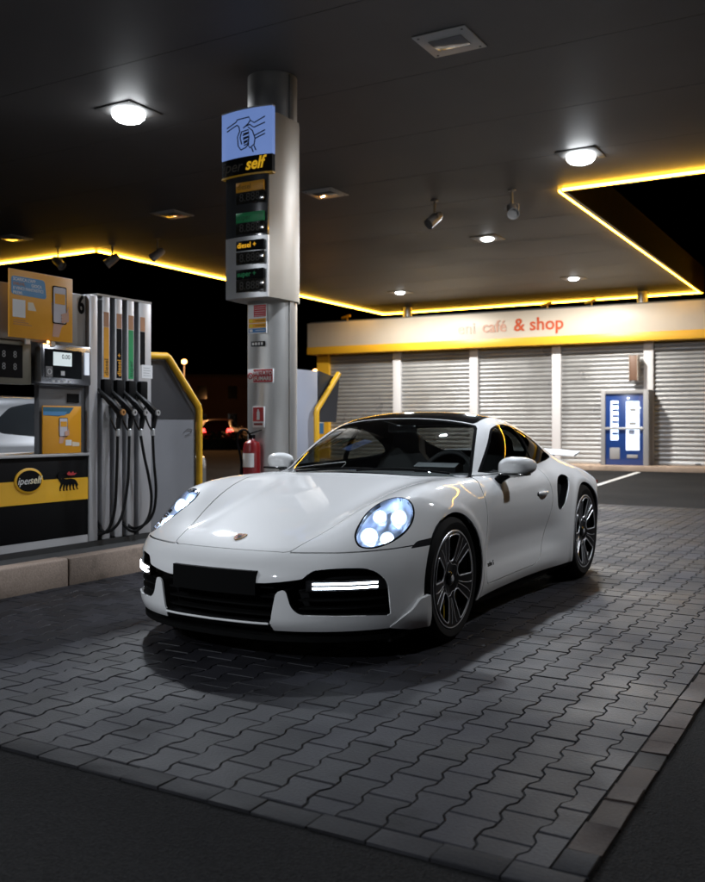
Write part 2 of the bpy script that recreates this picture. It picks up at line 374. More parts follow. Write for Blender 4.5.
def build_car():
    car = empty('sports_car', CAR_ORG, 0, 'white low sports coupe with lit round headlights parked on the paving', 'sports car')
    P, N, T = iso_mesh(carF, (-1.02,-1.1,.05), (1.02,3.65,1.36), .0135, carGrad)
    # ---- outlines in car space
    HLp = np.array([[.622,-.599,.627],[.601,-.523,.67],[.591,-.411,.726],[.614,-.313,.769],[.673,-.252,.794],[.749,-.25,.788],[.799,-.276,.745],[.819,-.331,.684],[.815,-.412,.632],[.79,-.505,.595],[.748,-.589,.574],[.703,-.637,.573],[.663,-.644,.59]])
    HC = np.array([.712,-.452,.69]); nz = np.array([.40,-.507,.76]); nz /= np.linalg.norm(nz)
    e1 = np.array([1,0,0])-nz*nz[0]; e1 /= np.linalg.norm(e1); e2 = np.cross(nz, e1)
    HL2 = spl(np.stack([(HLp-HC)@e1, (HLp-HC)@e2], 1), 6)
    def absx(P): Q = P.copy(); Q[:,0] = np.abs(Q[:,0]); return Q
    def g_hl(P):
        Q = absx(P)-HC; g = poly_sd(HL2, Q@e1, Q@e2); return np.where(np.abs(Q@nz) < .22, g, 1.)
    def mirror(p): return p+[(-a, b) for a, b in p[::-1] if a > 1e-6]
    recess = roundpoly([(0,.408),(.30,.406),(.39,.416),(.488,.432),(.505,.455),(.53,.474),(.625,.484),(.735,.479),(.785,.445),(.808,.39),(.815,.238),(.755,.247),(.475,.258),(.437,.29),(.415,.368),(.40,.378),(.365,.366),(.345,.27),(.335,.213),(0,.206)], [0,.03,.05,.03,.02,.03,.05,.05,.05,.05,.012,.03,.04,.03,.02,.02,.02,.04,.02,0], 4)
    recess = [(max(0, a), b) for a, b in recess]; recess = np.array([(a, b) for a, b in recess]+[(-a, b) for a, b in recess[::-1]])
    def g_rec(P): return np.where(P[:,1] < -.3, poly_sd(recess, P[:,0], P[:,2]), 1.)
    def top(poly, zmin=.45):
        p = np.array(poly, float); q = np.concatenate([p, (p*[-1,1])[::-1]])
        return lambda P: np.where(P[:,2] > zmin, poly_sd(q, P[:,0], P[:,1]), 1.)
    def side(poly): return lambda P: np.where(np.abs(P[:,0]) > .3, poly_sd(poly, P[:,1], P[:,2]), 1.)
    hood_p = spl([(0,-.838),(.2,-.832),(.34,-.818)], 6, False).tolist()+[(.372,-.80)]+spl([(.382,-.775),(.43,-.6),(.478,-.42),(.545,-.12),(.612,.2),(.655,.42)], 6, False).tolist()+spl([(.64,.475),(.45,.43),(.2,.405),(0,.40)], 6, False).tolist()
    g_hood = top(hood_p)
    g_ws = top(spl([(0,.455),(.2,.466),(.45,.498),(.65,.545)], 6, False).tolist()+[(.735,.585)]+spl([(.725,.64),(.622,.962),(.55,1.18)], 6, False).tolist()+spl([(.525,1.215),(.3,1.19),(0,1.175)], 5, False).tolist(), .8)
    g_roof = top(spl([(0,1.19),(.3,1.205),(.50,1.232)], 5, False).tolist()+spl([(.512,1.27),(.51,1.5),(.478,1.8),(.435,2.0)], 5, False).tolist()+[(.40,2.05),(0,2.07)], .95)
    g_rw = top([(0,2.10)]+spl([(.40,2.08),(.45,2.15),(.455,2.35),(.41,2.6),(.36,2.68)], 5, False).tolist()+[(0,2.72)], .8)
    win_p = spl([(.80,.884),(.987,1.006),(1.208,1.132),(1.32,1.168),(1.45,1.183),(1.62,1.176),(1.87,1.116),(2.10,1.03),(2.20,.972)], 5, False).tolist()+[(2.225,.950),(2.19,.934)]+spl([(2.0,.915),(1.7,.900),(1.2,.888),(.86,.876)], 5, False).tolist()
    g_win = side(win_p)
    door_p = roundpoly([(.50,.235),(.47,.60),(.50,.80),(.62,.862),(.80,.865),(1.70,.893),(1.70,.70),(1.62,.42),(1.46,.235)], [.04,.1,.08,.06,.02,.02,.2,.15,.1], 5)
    g_door = side(door_p)
    int_p = spl([(1.795,.69),(1.785,.61),(1.83,.573),(1.91,.60),(2.02,.675),(2.13,.755),(2.15,.795),(2.07,.815),(1.95,.795),(1.85,.75)], 6)
    g_int = side(int_p)
    mk_p = roundpoly([(-.425,.553),(-.37,.586),(-.175,.601),(-.175,.563)], [.008,.02,.004,.004], 3)
    g_mk = side(mk_p)
    RF, RR = .362, .380
    def g_arch(P):
        a = np.hypot(P[:,1], P[:,2]-.343)-RF; b = np.hypot(P[:,1]-2.45, P[:,2]-.361)-RR
        return np.where(np.abs(P[:,0]) > .5, np.minimum(a, b), 1.)
    def zline(P): return .546+.052*np.clip(P[:,1]+.8, 0, 1)
    def g_bump(P): return np.where((P[:,1] < -.1) & (np.abs(P[:,0]) > .3), P[:,2]-zline(P), 1.)
    def g_low(P): return P[:,2]-(.172+.05*(1-sstep(.325, .345, np.abs(P[:,0])))*(P[:,1] < 0))
    def g_bp(P): return np.where(np.abs(P[:,0]) > .4, np.abs(P[:,1]-(1.66-.10*(P[:,2]-1.05)))-.028, 1.)
    GW = .0028
    for gf, offs in ((g_arch,(0,)),(g_rec,(0,)),(g_hl,(0,-.010)),(g_mk,(0,)),(g_ws,(0,-.017,.003)),(g_win,(0,-.009)),(g_bp,(0,)),(g_roof,(GW,-GW)),(g_rw,(0,-.03)),
                     (g_int,(0,)),(g_hood,(GW,-GW)),(g_door,(GW,-GW)),(g_bump,(GW,-GW)),(g_low,(0,))):
        for o in offs: P, N, T = split_mesh(P, N, T, lambda Q: gf(Q)-o)
    C = P[T].mean(1); CN = N[T].mean(1)
    arch, rec, hl, mk, ws, win, bp, roof, rw, inte, hood, door, bump, low = [g(C) for g in (g_arch,g_rec,g_hl,g_mk,g_ws,g_win,g_bp,g_roof,g_rw,g_int,g_hood,g_door,g_bump,g_low)]
    x, y, z = C.T; free = arch > 0
    def take(m):
        nonlocal free
        r = free & m; free = free & ~m; return r
    free &= ~((z < .2) & (CN[:,2] < -.6))            # underside is a plate of its own
    r_rec = take(rec < 0); r_hl = take(hl < -.010); r_hlb = take(hl < 0); r_mk = take(mk < 0)
    r_frit = take((ws < .003) & (ws > -.017)); r_ws = take(ws < 0)
    r_trim = take((win < 0) & ((win > -.009) | (bp < 0))); r_win = take(win < 0)
    r_int = take(inte < 0)
    take(np.abs(roof) < GW); r_roof = take(roof < 0)
    r_rwf = take((rw < 0) & (rw > -.03)); r_rw = take(rw < 0)
    r_low = take((low < 0))
    take(np.abs(hood) < GW); r_hood = take(hood < 0)
    take(np.abs(door) < GW); r_door = take(door < 0)
    take((np.abs(bump) < GW) & (np.abs(x) > .372)); 
    r_bump = take(((bump < 0) & (y < -.1)) | ((np.abs(x) < .38) & (y < -.75)))
    r_body = free

    def sub(mask):
        t = T[mask]; u, inv = np.unique(t, return_inverse=True); return P[u], N[u], inv.reshape(-1,3)
    def finish(name, V, FN, Fc, mi, mats, parent, nn):
        me = bpy.data.meshes.new(name); me.from_pydata(V.tolist(), [], Fc.tolist())
        for m in mats: me.materials.append(m)
        me.polygons.foreach_set('material_index', np.asarray(mi, np.int32)); me.polygons.foreach_set('use_smooth', np.ones(len(Fc), bool))
        me.normals_split_custom_set_from_vertices(nn.tolist())
        return link(name, me, parent)
    def panel(name, mask, mats, parent=None, thick=.009, off=0., inner=True):
        """a shell of the outer surface: outside face, folded edge and dark inside"""
        V, NN, t = sub(mask); V = V+NN*off
        if thick == 0: return finish(name, V, None, t, np.zeros(len(t)), mats, parent or car, NN)
        E = np.sort(np.concatenate([t[:,[0,1]], t[:,[1,2]], t[:,[2,0]]]), 1); Ed = np.concatenate([t[:,[0,1]], t[:,[1,2]], t[:,[2,0]]])
        _, iv, ct = np.unique(E, axis=0, return_inverse=True, return_counts=True); B = Ed[ct[iv.ravel()] == 1]
        n = len(V); vs = [V, V-NN*thick]; ns = [NN, -NN]; fs = [t, t[:, ::-1]+n]; mi = [np.zeros(len(t)), np.ones(len(t))]
        a, b = V[B[:,0]], V[B[:,1]]; a2, b2 = a-NN[B[:,0]]*thick, b-NN[B[:,1]]*thick
        rn = np.cross(b-a, NN[B[:,0]]); rn /= np.maximum(np.linalg.norm(rn, axis=1), 1e-9)[:,None]
        m = len(B); k = 2*n; i = np.arange(m)
        vs += [a, b, b2, a2]; ns += [rn]*4
        fs += [np.stack([k+i, k+3*m+i, k+2*m+i], 1), np.stack([k+i, k+2*m+i, k+m+i], 1)]; mi += [np.zeros(2*m)]
        V = np.concatenate(vs); 
        return finish(name, V, None, np.concatenate(fs), np.concatenate(mi), mats, parent or car, np.concatenate(ns))
    def pocket(name, mask, depth, m, parent=None, d=None):
        """the recess behind an opening: sunk copy of the surface plus side walls, seen from outside"""
        V, NN, t = sub(mask)
        E = np.sort(np.concatenate([t[:,[0,1]], t[:,[1,2]], t[:,[2,0]]]), 1); Ed = np.concatenate([t[:,[0,1]], t[:,[1,2]], t[:,[2,0]]])
        _, iv, ct = np.unique(E, axis=0, return_inverse=True, return_counts=True); B = Ed[ct[iv.ravel()] == 1]
        D = -NN*depth if d is None else np.tile(np.array(d)*depth, (len(V),1)); n = len(V)
        a, b = V[B[:,0]], V[B[:,1]]; rn = np.cross(NN[B[:,0]], b-a); rn /= np.maximum(np.linalg.norm(rn, axis=1), 1e-9)[:,None]
        mm = len(B); i = np.arange(mm)
        Vv = np.concatenate([V+D, a, b, b+D[B[:,1]], a+D[B[:,0]]]); nn = np.concatenate([NN, rn, rn, rn, rn])
        fs = np.concatenate([t, np.stack([n+i, n+mm+i, n+2*mm+i], 1), np.stack([n+i, n+2*mm+i, n+3*mm+i], 1)])
        return finish(name, Vv, None, fs, np.zeros(len(fs)), [m], parent or car, nn)
    L, Rr = x > 0, x < 0
    pd = [M_paint, M_dark]
    body = panel('body', r_body, pd); hood_o = panel('hood', r_hood, pd); bumper = panel('front_bumper', r_bump, pd)
    panel('lower_skirt', r_low, [M_skirt, M_dark], off=-.006)
    doors = [panel('door', r_door & s, pd) for s in (L, Rr)]
    panel('roof', r_roof, [M_roofblk, M_dark])
    panel('windscreen_border', r_frit, [M_gloss, M_dark], off=-.001)
    panel('windscreen', r_ws, [M_glass], thick=0, off=-.003)
    for s in (L, Rr):
        panel('window_trim', r_trim & s, [M_gloss, M_dark], off=.001)
        panel('side_window', r_win & s & (y < 1.67), [M_glass_dark], thick=0, off=-.004)
        panel('quarter_window', r_win & s & (y > 1.67), [M_glass_dark], thick=0, off=-.004)
        it = pocket('side_intake', r_int & s, .07, M_plastic)
        panel('side_marker', r_mk & s, [mat('smoked_lens', (.03,.03,.033), .1, coat=1)], thick=0, off=-.001)
    panel('rear_window_border', r_rwf, [M_gloss, M_dark]); panel('rear_window', r_rw, [M_glass_rear], thick=0, off=-.003)
    rc = pocket('front_intake', r_rec, .11, M_plastic, d=(0,1,0))
    # grille slats inside the intake
    for s in (1, -1):
        for zz in (.285, .325, .365):
            pts = [(s*xx, surf_y(xx, zz)+.055, zz) for xx in np.linspace(.46, .785, 9)]
            b = MB()
            for p, q in zip(pts, pts[1:]):
                b.prism([(p[0], p[1]-.03), (q[0], q[1]-.03), (q[0], q[1]+.03), (p[0], p[1]+.03)], 'z', zz-.004, zz+.004)
            b.build('grille_slat', M_skirt, rc)
    for zz in (.245, .29, .335, .38):
        pts = [(xx, surf_y(abs(xx), zz)+.06, zz) for xx in np.linspace(-.335, .335, 13)]
        b = MB()
        for p, q in zip(pts, pts[1:]):
            b.prism([(p[0], p[1]-.025), (q[0], q[1]-.025), (q[0], q[1]+.025), (p[0], p[1]+.025)], 'z', zz-.004, zz+.004)
        b.build('grille_slat', M_skirt, rc)
    # number plate holder, plain black
    pts = [(xx, surf_y(abs(xx), .40)+.001) for xx in np.linspace(-.262, .262, 13)]
    b = MB(); b.prism([(p[0], p[1]-.006) for p in pts]+[(p[0], p[1]+.06) for p in pts[::-1]], 'z', .345, .463); b.build('plate_holder', M_skirt, bumper)
    # black splitter under the bumper
    b = MB(); xs = np.linspace(-.80, .80, 25); fr = [(xx, surf_y(abs(xx), .20)+.03) for xx in xs]
    b.prism(fr+[(.80,-.30),(-.80,-.30)], 'z', .118, .142); b.build('front_splitter', M_skirt, car)
    # white bead imitating the light line's reflection along the central lip edge
    b = MB(); b.tube([(xx, surf_y(abs(xx), .207)-.004, .208) for xx in np.linspace(-.325, .325, 17)], .006, 8); b.build('lip', M_paint, bumper)
    # corner winglets: raised flaps ahead of the front wheels
    fin_p = roundpoly([(-.56,.182),(-.50,.224),(-.452,.250),(-.400,.302),(-.335,.312),(-.318,.150),(-.44,.150),(-.56,.172)], .006, 2)
    fsd = np.where(np.abs(P[:,0]) > .6, poly_sd(fin_p, P[:,1], P[:,2]), 1.)
    P2, N2, T2 = split_mesh(P, N, T, lambda Q: np.where(np.abs(Q[:,0]) > .6, poly_sd(fin_p, Q[:,1], Q[:,2]), 1.))
    C2 = P2[T2].mean(1); gm = (np.where(np.abs(C2[:,0]) > .6, poly_sd(fin_p, C2[:,1], C2[:,2]), 1.) < 0)
    for s in (1, -1):
        sv = (P, N, T); mk2 = gm & (C2[:,0]*s > 0)
        t = T2[mk2]; u, inv = np.unique(t, return_inverse=True); V, NN, t = P2[u], N2[u], inv.reshape(-1,3)
        # thicker towards the wheel
        offs = (.004+.022*np.clip((V[:,1]+.56)/.24, 0, 1))[:,None]
        NN3 = NN*[1,1,.2]; NN3 /= np.linalg.norm(NN3, axis=1)[:,None]
        Ed = np.concatenate([t[:,[0,1]], t[:,[1,2]], t[:,[2,0]]]); E = np.sort(Ed, 1)
        _, iv, ct = np.unique(E, axis=0, return_inverse=True, return_counts=True); B = Ed[ct[iv.ravel()] == 1]
        O = V+NN3*offs; n = len(V); m = len(B); i = np.arange(m)
        a, bb = O[B[:,0]], O[B[:,1]]; a2, b2 = V[B[:,0]]-NN[B[:,0]]*.01, V[B[:,1]]-NN[B[:,1]]*.01
        rn = np.cross(bb-a, NN[B[:,0]]); rn /= np.maximum(np.linalg.norm(rn, axis=1), 1e-9)[:,None]
        finish('winglet', np.concatenate([O, a, bb, b2, a2]), None, np.concatenate([t, np.stack([n+i, n+3*m+i, n+2*m+i],1), np.stack([n+i, n+2*m+i, n+m+i],1)]), np.zeros(len(t)+2*m), [M_paint], bumper, np.concatenate([NN, rn, rn, rn, rn]))
    # ---- headlights
    for s in (1, -1):
        side_m = (L if s > 0 else Rr)
        h = pocket('headlight', r_hl & side_m, .075, mat('lamp_bowl', (.44,.47,.54), .34, metal=.8))
        panel('bezel', r_hlb & side_m, [M_gloss, M_dark], parent=h, thick=.02)
        panel('lens', r_hl & side_m, [M_lens], parent=h, thick=0, off=.001)
        c = HC*[s,1,1]; E1 = Vector((e1[0]*s, e1[1], e1[2])); E2 = Vector((e2[0]*s, e2[1], e2[2])); NZ = Vector((nz[0]*s, nz[1], nz[2]))
        E2f = Vector((0, 0, 1))
        for (a, bq, rr_, dp) in ((-.036, -.095, .042, .036), (.052, -.062, .034, .040), (-.046, .056, .034, .036), (.048, .092, .040, .034)):
            p = Vector(c)+E1*a+E2*bq*1.05
            q = np.array([p[:]]); 
            for _ in range(4):
                gg = carGrad(q); q = q-gg*(carF(*q.T)/(gg*gg).sum(1))[:,None]
            p = Vector(q[0])-NZ*dp
            dirv = (NZ*.75+Vector((0,-1,.0))*.6).normalized(); M = Matrix.Translation(p) @ rot_to(dirv)
            lm = MB(); lm.lathe([(rr_*1.0, -.02), (rr_*1.08, .0), (rr_*1.0, .008), (rr_*.86, .004), (rr_*.8, -.02)], 24, M); lo = lm.build('lamp_ring', M_chrome_halo, h)
            lm = MB(); lm.lathe([(rr_*.82, -.004), (rr_*.6, .008), (rr_*.3, .014), (0, .016)], 24, M); lm.build('projector_lamp', M_lamp, h)
        # double daylight bars in the intake
        dr = MB(); path = [(s*xx, surf_y(xx, .396)+.012, .396) for xx in np.linspace(.50, .80, 13)]
        for p, q in zip(path, path[1:]):
            dr.prism([(p[0], p[1]-.006), (q[0], q[1]-.006), (q[0], q[1]+.04), (p[0], p[1]+.04)], 'z', .372, .424)
        dro = dr.build('light_bracket', M_gloss, rc)
        for zz in (.4075, .3865):
            d = MB(); path = [(s*xx, surf_y(xx, .396)+.003, zz) for xx in np.linspace(.532, .773, 11)]
            for p, q in zip(path, path[1:]):
                d.prism([(p[0], p[1]-.004), (q[0], q[1]-.004), (q[0], q[1]+.008), (p[0], p[1]+.008)], 'z', zz-.0042, zz+.0042)
            d.build('daylight_bar', M_drl, dro)
    # ---- emblem on the hood: small gold shield with red and black quarters
    def shield(k):
        return [(-.5*k,.45*k),(-.25*k,.55*k),(0,.5*k),(.25*k,.55*k),(.5*k,.45*k),(.5*k,0),(.38*k,-.35*k),(0,-.65*k),(-.38*k,-.35*k),(-.5*k,0)]
    ey = -.727; ez = surf_z(0, ey); en = nrm((0, ey, ez)); M = Matrix.Translation(Vector((0,ey,ez))+en*.001) @ (Matrix((Vector((1,0,0)), en.cross(Vector((1,0,0))), en)).transposed().to_4x4())
    e_ = MB(); e_.prism(shield(.062), 'z', 0, .004, M); em = e_.build('emblem', mat('gold', (.42,.22,.06), .5, spec=.15), hood_o)
    e_ = MB()
    for xs_ in (-.021, -.007, .009):
        e_.prism([(xs_,.004),(xs_+.008,.004),(xs_+.008,.024),(xs_,.024)], 'z', .004, .0048, M)
    e_.prism([(-.020,-.018),(-.002,-.030),(-.002,-.004),(-.022,-.004)], 'z', .004, .0048, M)
    e_.build('emblem_red', mat('enamel_red', (.30,.015,.015), .5, spec=.15), em)
    e_ = MB(); e_.prism([(.002,-.030),(.021,-.016),(.022,-.004),(.002,-.004)], 'z', .004, .0049, M); e_.prism(shield(.022), 'z', .0045, .0056, M)
    e_.build('emblem_black', M_plastic, em)
    # ---- mirrors
    for s in (1, -1):
        prof = MB(); secs = []
        # housing: rounded pod, flat glass at the back
        bm = prof.bm; r = bmesh.ops.create_icosphere(bm, subdivisions=4, radius=1)
        for v in r['verts']:
            q = v.co.copy(); a, b_, c_ = q
            px = .908+.118*np.sign(a)*abs(a)**.8
            zz = .912+.066*np.sign(c_)*abs(c_)**.75*(1-.16*a)+.010*a
            yy = .965+(.085*b_ if b_ < 0 else .022*b_)
            v.co = Vector((s*px, yy+.05*max(0, a)**2, zz))
        for f in bm.faces: f.smooth = True
        mo = prof.build('wing_mirror', M_paint, car, sharp=60)
        g = MB(); g.lathe([(0,.001),(.92,.001),(.92,-.002),(0,-.002)], 32, Matrix.Translation((s*.908, .99, .912)) @ Matrix.Diagonal((.108,1,.056,1)) @ Matrix.Rotation(R_(-90),4,'X')); g.build('mirror_glass', mat('mirror_glass', (.6,.62,.65), .03, metal=1), mo)
        k = MB(); k.box(.815, 1.005, .882, .97, .862, .878, .006); 
        if s < 0: bmesh.ops.scale(k.bm, vec=(-1,1,1), verts=k.bm.verts)
        k.build('mirror_base', M_gloss, mo)
        st = MB(); st.tube([(s*.80,.86,.80),(s*.825,.885,.835),(s*.87,.93,.868)], [.038,.030,.022], 10); st.build('mirror_arm', M_gloss, mo)
    # ---- door handles
    for s, dr_ in ((1, doors[0]), (-1, doors[1])):
        hh = MB(); ys = np.linspace(1.43, 1.60, 9)
        hh.tube([(s*(surf_x(yy, .712)+.002+.016*math.sin(math.pi*i/8)), yy, .712+.004*i/8) for i, yy in enumerate(ys)], [.006,.011,.013,.013,.013,.013,.013,.011,.006], 10)
        hh.build('handle', M_paint, dr_)
        cu = MB(); sx = surf_x(1.445, .706); cu.lathe([(0,.0),(.7,.0),(1,-.6)], 20, Matrix.Translation((s*(sx+.001), 1.435, .704)) @ Matrix.Rotation(R_(90*s),4,'Y') @ Matrix.Diagonal((.020,.026,.004,1))); cu.build('handle_cup', M_gloss, dr_)
        # small script on the lower door
        n_ = nrm((surf_x(.60,.345), .60, .345)); p_ = Vector((s*(surf_x(.60,.345)+.002), .60, .345)); n_ = Vector((n_.x*s, n_.y, n_.z))
        xa = Vector((0, s, 0)); za = n_; ya = za.cross(xa).normalized(); xa = ya.cross(za)
        t_ = text_mesh('turbo S', .042, .0008, 0, .3); t_.materials.clear(); t_.materials.append(M_plastic)
        to = link('lettering', t_, dr_); to.matrix_local = Matrix.Translation(p_) @ Matrix((xa, ya, za)).transposed().to_4x4()
    # ---- wipers
    for (x0, y0, x1, y1) in ((.02,.47,.60,.62), (-.45,.485,.12,.50)):
        pts = []
        for t_ in np.linspace(0, 1, 9):
            xx = x0+(x1-x0)*t_; yy = y0+(y1-y0)*t_; pts.append((xx, yy, surf_z(xx, yy)+.012))
        MB().tube(pts, .007, 6).build('wiper', M_plastic, car)
    # ---- raised rear wing and tail
    wg = MB(); xs = np.linspace(-.64, .64, 17)
    rings = []
    for xx in xs:
        k = 1-.25*(abs(xx)/.64)**3; yb = 3.30-.10*(abs(xx)/.64)**2
        sec = [(-.13*k,-.004),(-.06*k,.012),(.04*k,.018),(.13*k,.034),(.13*k,.026),(.03*k,.002),(-.07*k,-.010)]
        rings.append([wg.bm.verts.new((xx, yb+a, .940+b_-.02*(abs(xx)/.64)**2)) for a, b_ in sec])
    for A, B in zip(rings, rings[1:]):
        for i in range(7): f = wg.bm.faces.new((A[i], A[(i+1)%7], B[(i+1)%7], B[i])); f.smooth = True
    wg.bm.faces.new(rings[0]); wg.bm.faces.new(rings[-1][::-1]); wo = wg.build('rear_spoiler', M_paint, car, sharp=50)
    wg = MB()
    for s in (-.38, .38): wg.prism([(3.22,.80),(3.36,.80),(3.36,.937),(3.24,.937)], 'x', s-.012, s+.012)
    wg.build('spoiler_strut', M_plastic, wo)
    tl = MB(); tl.tube([(xx, 3.50-.30*(abs(xx)/.82)**3.2-.004, .70) for xx in np.linspace(-.80, .80, 33)], .016, 8); tl.build('tail_light', mat('tail_red', (.25,.01,.01), .2, coat=1), car)
    # ---- underside, arch liners
    MB().box(-.80, .80, -.55, 3.15, .10, .122).build('underbody', M_plastic, car)
    for s in (1, -1):
        for cy, cz, rr_ in ((0, .343, RF+.004), (2.45, .361, RR+.004)):
            a = MB(); n = 28; A = []; B = []
            for i in range(n+1):
                th = R_(-28)+i/n*R_(236); A.append(a.bm.verts.new((s*.55, cy+rr_*math.cos(th), max(.11, cz+rr_*math.sin(th))))); B.append(a.bm.verts.new((s*.895, cy+rr_*math.cos(th), max(.11, cz+rr_*math.sin(th)))))
            for i in range(n): a.bm.faces.new((A[i], A[i+1], B[i+1], B[i]))
            a.bm.faces.new(A); a.build('arch_liner', M_dark, car)
    # ---- interior
    d = MB(); d.box(-.70, .70, .62, .98, .70, .868, .03); d.box(-.66, .66, .9, 1.02, .62, .82, .03); dash = d.build('dashboard', M_leather, car)
    d = MB(); d.prism([(.90,.862),(1.03,.862),(1.02,.915),(.95,.93),(.88,.905)], 'x', .22, .52); d.build('instrument_hood', M_leather, dash)
    sw = empty('steering_wheel'); sw.parent = car
    M = Matrix.Translation((.37, 1.10, .83)) @ Matrix.Rotation(R_(68), 4, 'X')
    b = MB(); b.tube([M @ Vector((.18*math.cos(a), .18*math.sin(a), 0)) for a in np.linspace(0, 2*math.pi, 33)[:-1]], .017, 10, closed=True); b.build('wheel_rim', M_leather, sw)
    b = MB(); b.tube([M @ Vector((-.175,0,0)), M @ Vector((.175,0,0))], .017, 8); b.tube([M @ Vector((0,0,0)), M @ Vector((0,-.175,0))], .017, 8); b.lathe([(0,.03),(.055,.025),(.065,-.02),(0,-.03)], 20, M); b.build('wheel_spokes', M_leather, sw)
    for sx in (.37, -.37):
        se = empty('seat', (sx, 1.55, .3)); se.parent = car
        MB().box(-.25, .25, -.30, .25, .05, .22, .05).build('cushion', M_leather, se)
        b = MB(); pr = [(-.25,.15),(-.27,.45),(-.21,.62),(-.13,.70),(-.11,.80),(-.08,.845),(.08,.845),(.11,.80),(.13,.70),(.21,.62),(.27,.45),(.25,.15)]
        b.prism(pr, 'y', 0, .12, Matrix.Translation((0,.20,0)) @ Matrix.Rotation(R_(-14), 4, 'X')); bk = b.build('backrest', M_leather, se)
    MB().box(-.62, .62, 2.05, 2.25, .45, .86, .05).build('rear_seat', M_leather, car)
    MB().box(-.74, .74, .4, 2.3, .28, .31).build('cabin_floor', M_dark, car)
    b = MB(); M = Matrix.Translation((0,1.16,1.155)); b.box(-.11,.11,-.012,.012,-.03,.03,.01,M); b.build('interior_mirror', M_gloss, car)
    # ---- wheels
    def wheel(xo, yc, rad, rim_r, wid, s):
        w = empty('wheel', (s*xo, yc, rad)); w.parent = car; w.rotation_euler = (0, R_(90*s), 0)    # local z points outwards
        hw = wid; sh = .03
        b = MB(); b.lathe([(rim_r-.008,-.015),(rim_r+.012,-.004),(rim_r+.045,.001),(rad-.025,-.006),(rad-.008,-.020),(rad,-.045),(rad,-hw*.36),(rad-.007,-hw*.365),(rad-.007,-hw*.385),(rad,-hw*.39),(rad,-hw*.61),(rad-.007,-hw*.615),(rad-.007,-hw*.635),(rad,-hw*.64),(rad,-hw+.045),(rad-.02,-hw+.01),(rim_r,-hw)], 72); b.build('tyre', M_tyre, w, sharp=30)
        b = MB(); b.lathe([(rim_r+.004,-.006),(rim_r-.010,-.006),(rim_r-.014,-.014),(rim_r-.030,-.035),(rim_r-.040,-.10),(rim_r-.035,-hw+.02),(rim_r,-hw+.004)], 64); b.build('rim_barrel', M_rim, w)
        b = MB(); b.lathe([(rim_r+.004,-.005),(rim_r+.001,-.002),(rim_r-.005,-.003),(rim_r-.008,-.008)], 72); b.build('rim_lip', M_silver, w)
        # spoke plate with five U-shaped openings
        ro = rim_r-.010
        def dish(r): return -.012-.040*(1-min(1, (r/ro)))**1.2
        cu = bpy.data.curves.new('spokes', 'CURVE'); cu.dimensions = '2D'; cu.fill_mode = 'BOTH'; cu.extrude = .010; cu.bevel_depth = .003; cu.bevel_resolution = 1
        def addspl(pts):
            sp = cu.splines.new('POLY'); sp.points.add(len(pts)-1); sp.use_cyclic_u = True
            for p, q in zip(sp.points, pts): p.co = (q[0], q[1], 0, 1)
        addspl([(ro*math.cos(a), ro*math.sin(a)) for a in np.linspace(0, 2*math.pi, 91)[:-1]])
        loops = []
        for k in range(5):
            th = R_((180 if s > 0 else 0)+72*k)
            # U loop in spoke frame: u outwards, v across
            ri, re_ = .37*ro, .962*ro
            half = []
            for t_ in np.linspace(0, 1, 9)[1:]:
                u = ri+.034+(re_-.02-ri-.034)*t_; v = .042+.030*t_; half.append((u, v*ro/.257))
            arc_in = [(ri+.034-.034*math.cos(a), .042*math.sin(a)*ro/.257) for a in np.linspace(R_(0), R_(90), 7)]
            up = arc_in+half
            end = []
            v1 = up[-1][1]
            for a in np.linspace(math.atan2(v1-.006, re_), -math.atan2(v1-.006, re_), 9): end.append((re_*math.cos(a), re_*math.sin(a)))
            lp = up+end+[(u, -v) for u, v in up[:0:-1]]
            q = [(u*math.cos(th)-v*math.sin(th), u*math.sin(th)+v*math.cos(th)) for u, v in lp]; addspl(q); loops.append(q)
        co = bpy.data.objects.new('c', cu); COL.objects.link(co); dg = bpy.context.evaluated_depsgraph_get(); me = bpy.data.meshes.new_from_object(co.evaluated_get(dg)); bpy.data.objects.remove(co)
        bm = bmesh.new(); bm.from_mesh(me)
        bmesh.ops.triangulate(bm, faces=bm.faces[:]); long = [e for e in bm.edges if e.calc_length() > .05]; bmesh.ops.subdivide_edges(bm, edges=long, cuts=2)
        bmesh.ops.triangulate(bm, faces=bm.faces[:])
        for v in bm.verts: v.co.z += dish(math.hypot(v.co.x, v.co.y))
        bm.to_mesh(me); bm.free(); me.materials.clear(); me.materials.append(M_rim); sp = link('spokes', me, w)
        for q in loops:
            b = MB(); b.tube([(p[0], p[1], dish(math.hypot(*p))+.012) for p in q], .0042*ro/.257, 6, closed=True); b.build('spoke_edge', M_silver, w)
        for k in range(5):
            th = R_((180 if s > 0 else 0)+36+72*k)
            for sg in (1, -1):
                q = [(u*math.cos(th)-sg*v*math.sin(th), u*math.sin(th)+sg*v*math.cos(th)) for u, v in ((.42*ro,.006),(.60*ro,.009),(.80*ro,.017),(.95*ro,.030))]
                b = MB(); b.tube([(p[0], p[1], dish(math.hypot(*p))+.0125) for p in q], .0024, 6); b.build('spoke_rib', M_silver, w)
        b = MB(); ring = [( (.088+.010*math.cos(5*a+math.pi))*math.cos(a+R_(90)), (.088+.010*math.cos(5*a+math.pi))*math.sin(a+R_(90))) for a in np.linspace(0, 2*math.pi, 61)[:-1]]
        b.tube([(p[0], p[1], dish(math.hypot(*p))+.013) for p in ring], .0018, 6, closed=True); b.build('hub_ring', M_silver, w)
        b = MB(); b.lathe([(.040,-.05),(.038,-.022),(.030,-.014),(.020,-.012),(0,-.012)], 24); hb = b.build('centre_lock', M_gloss, w)
        b = MB(); b.lathe([(.018,-.0115),(.014,-.0085),(0,-.008)], 20); b.build('cap', M_silver, hb)
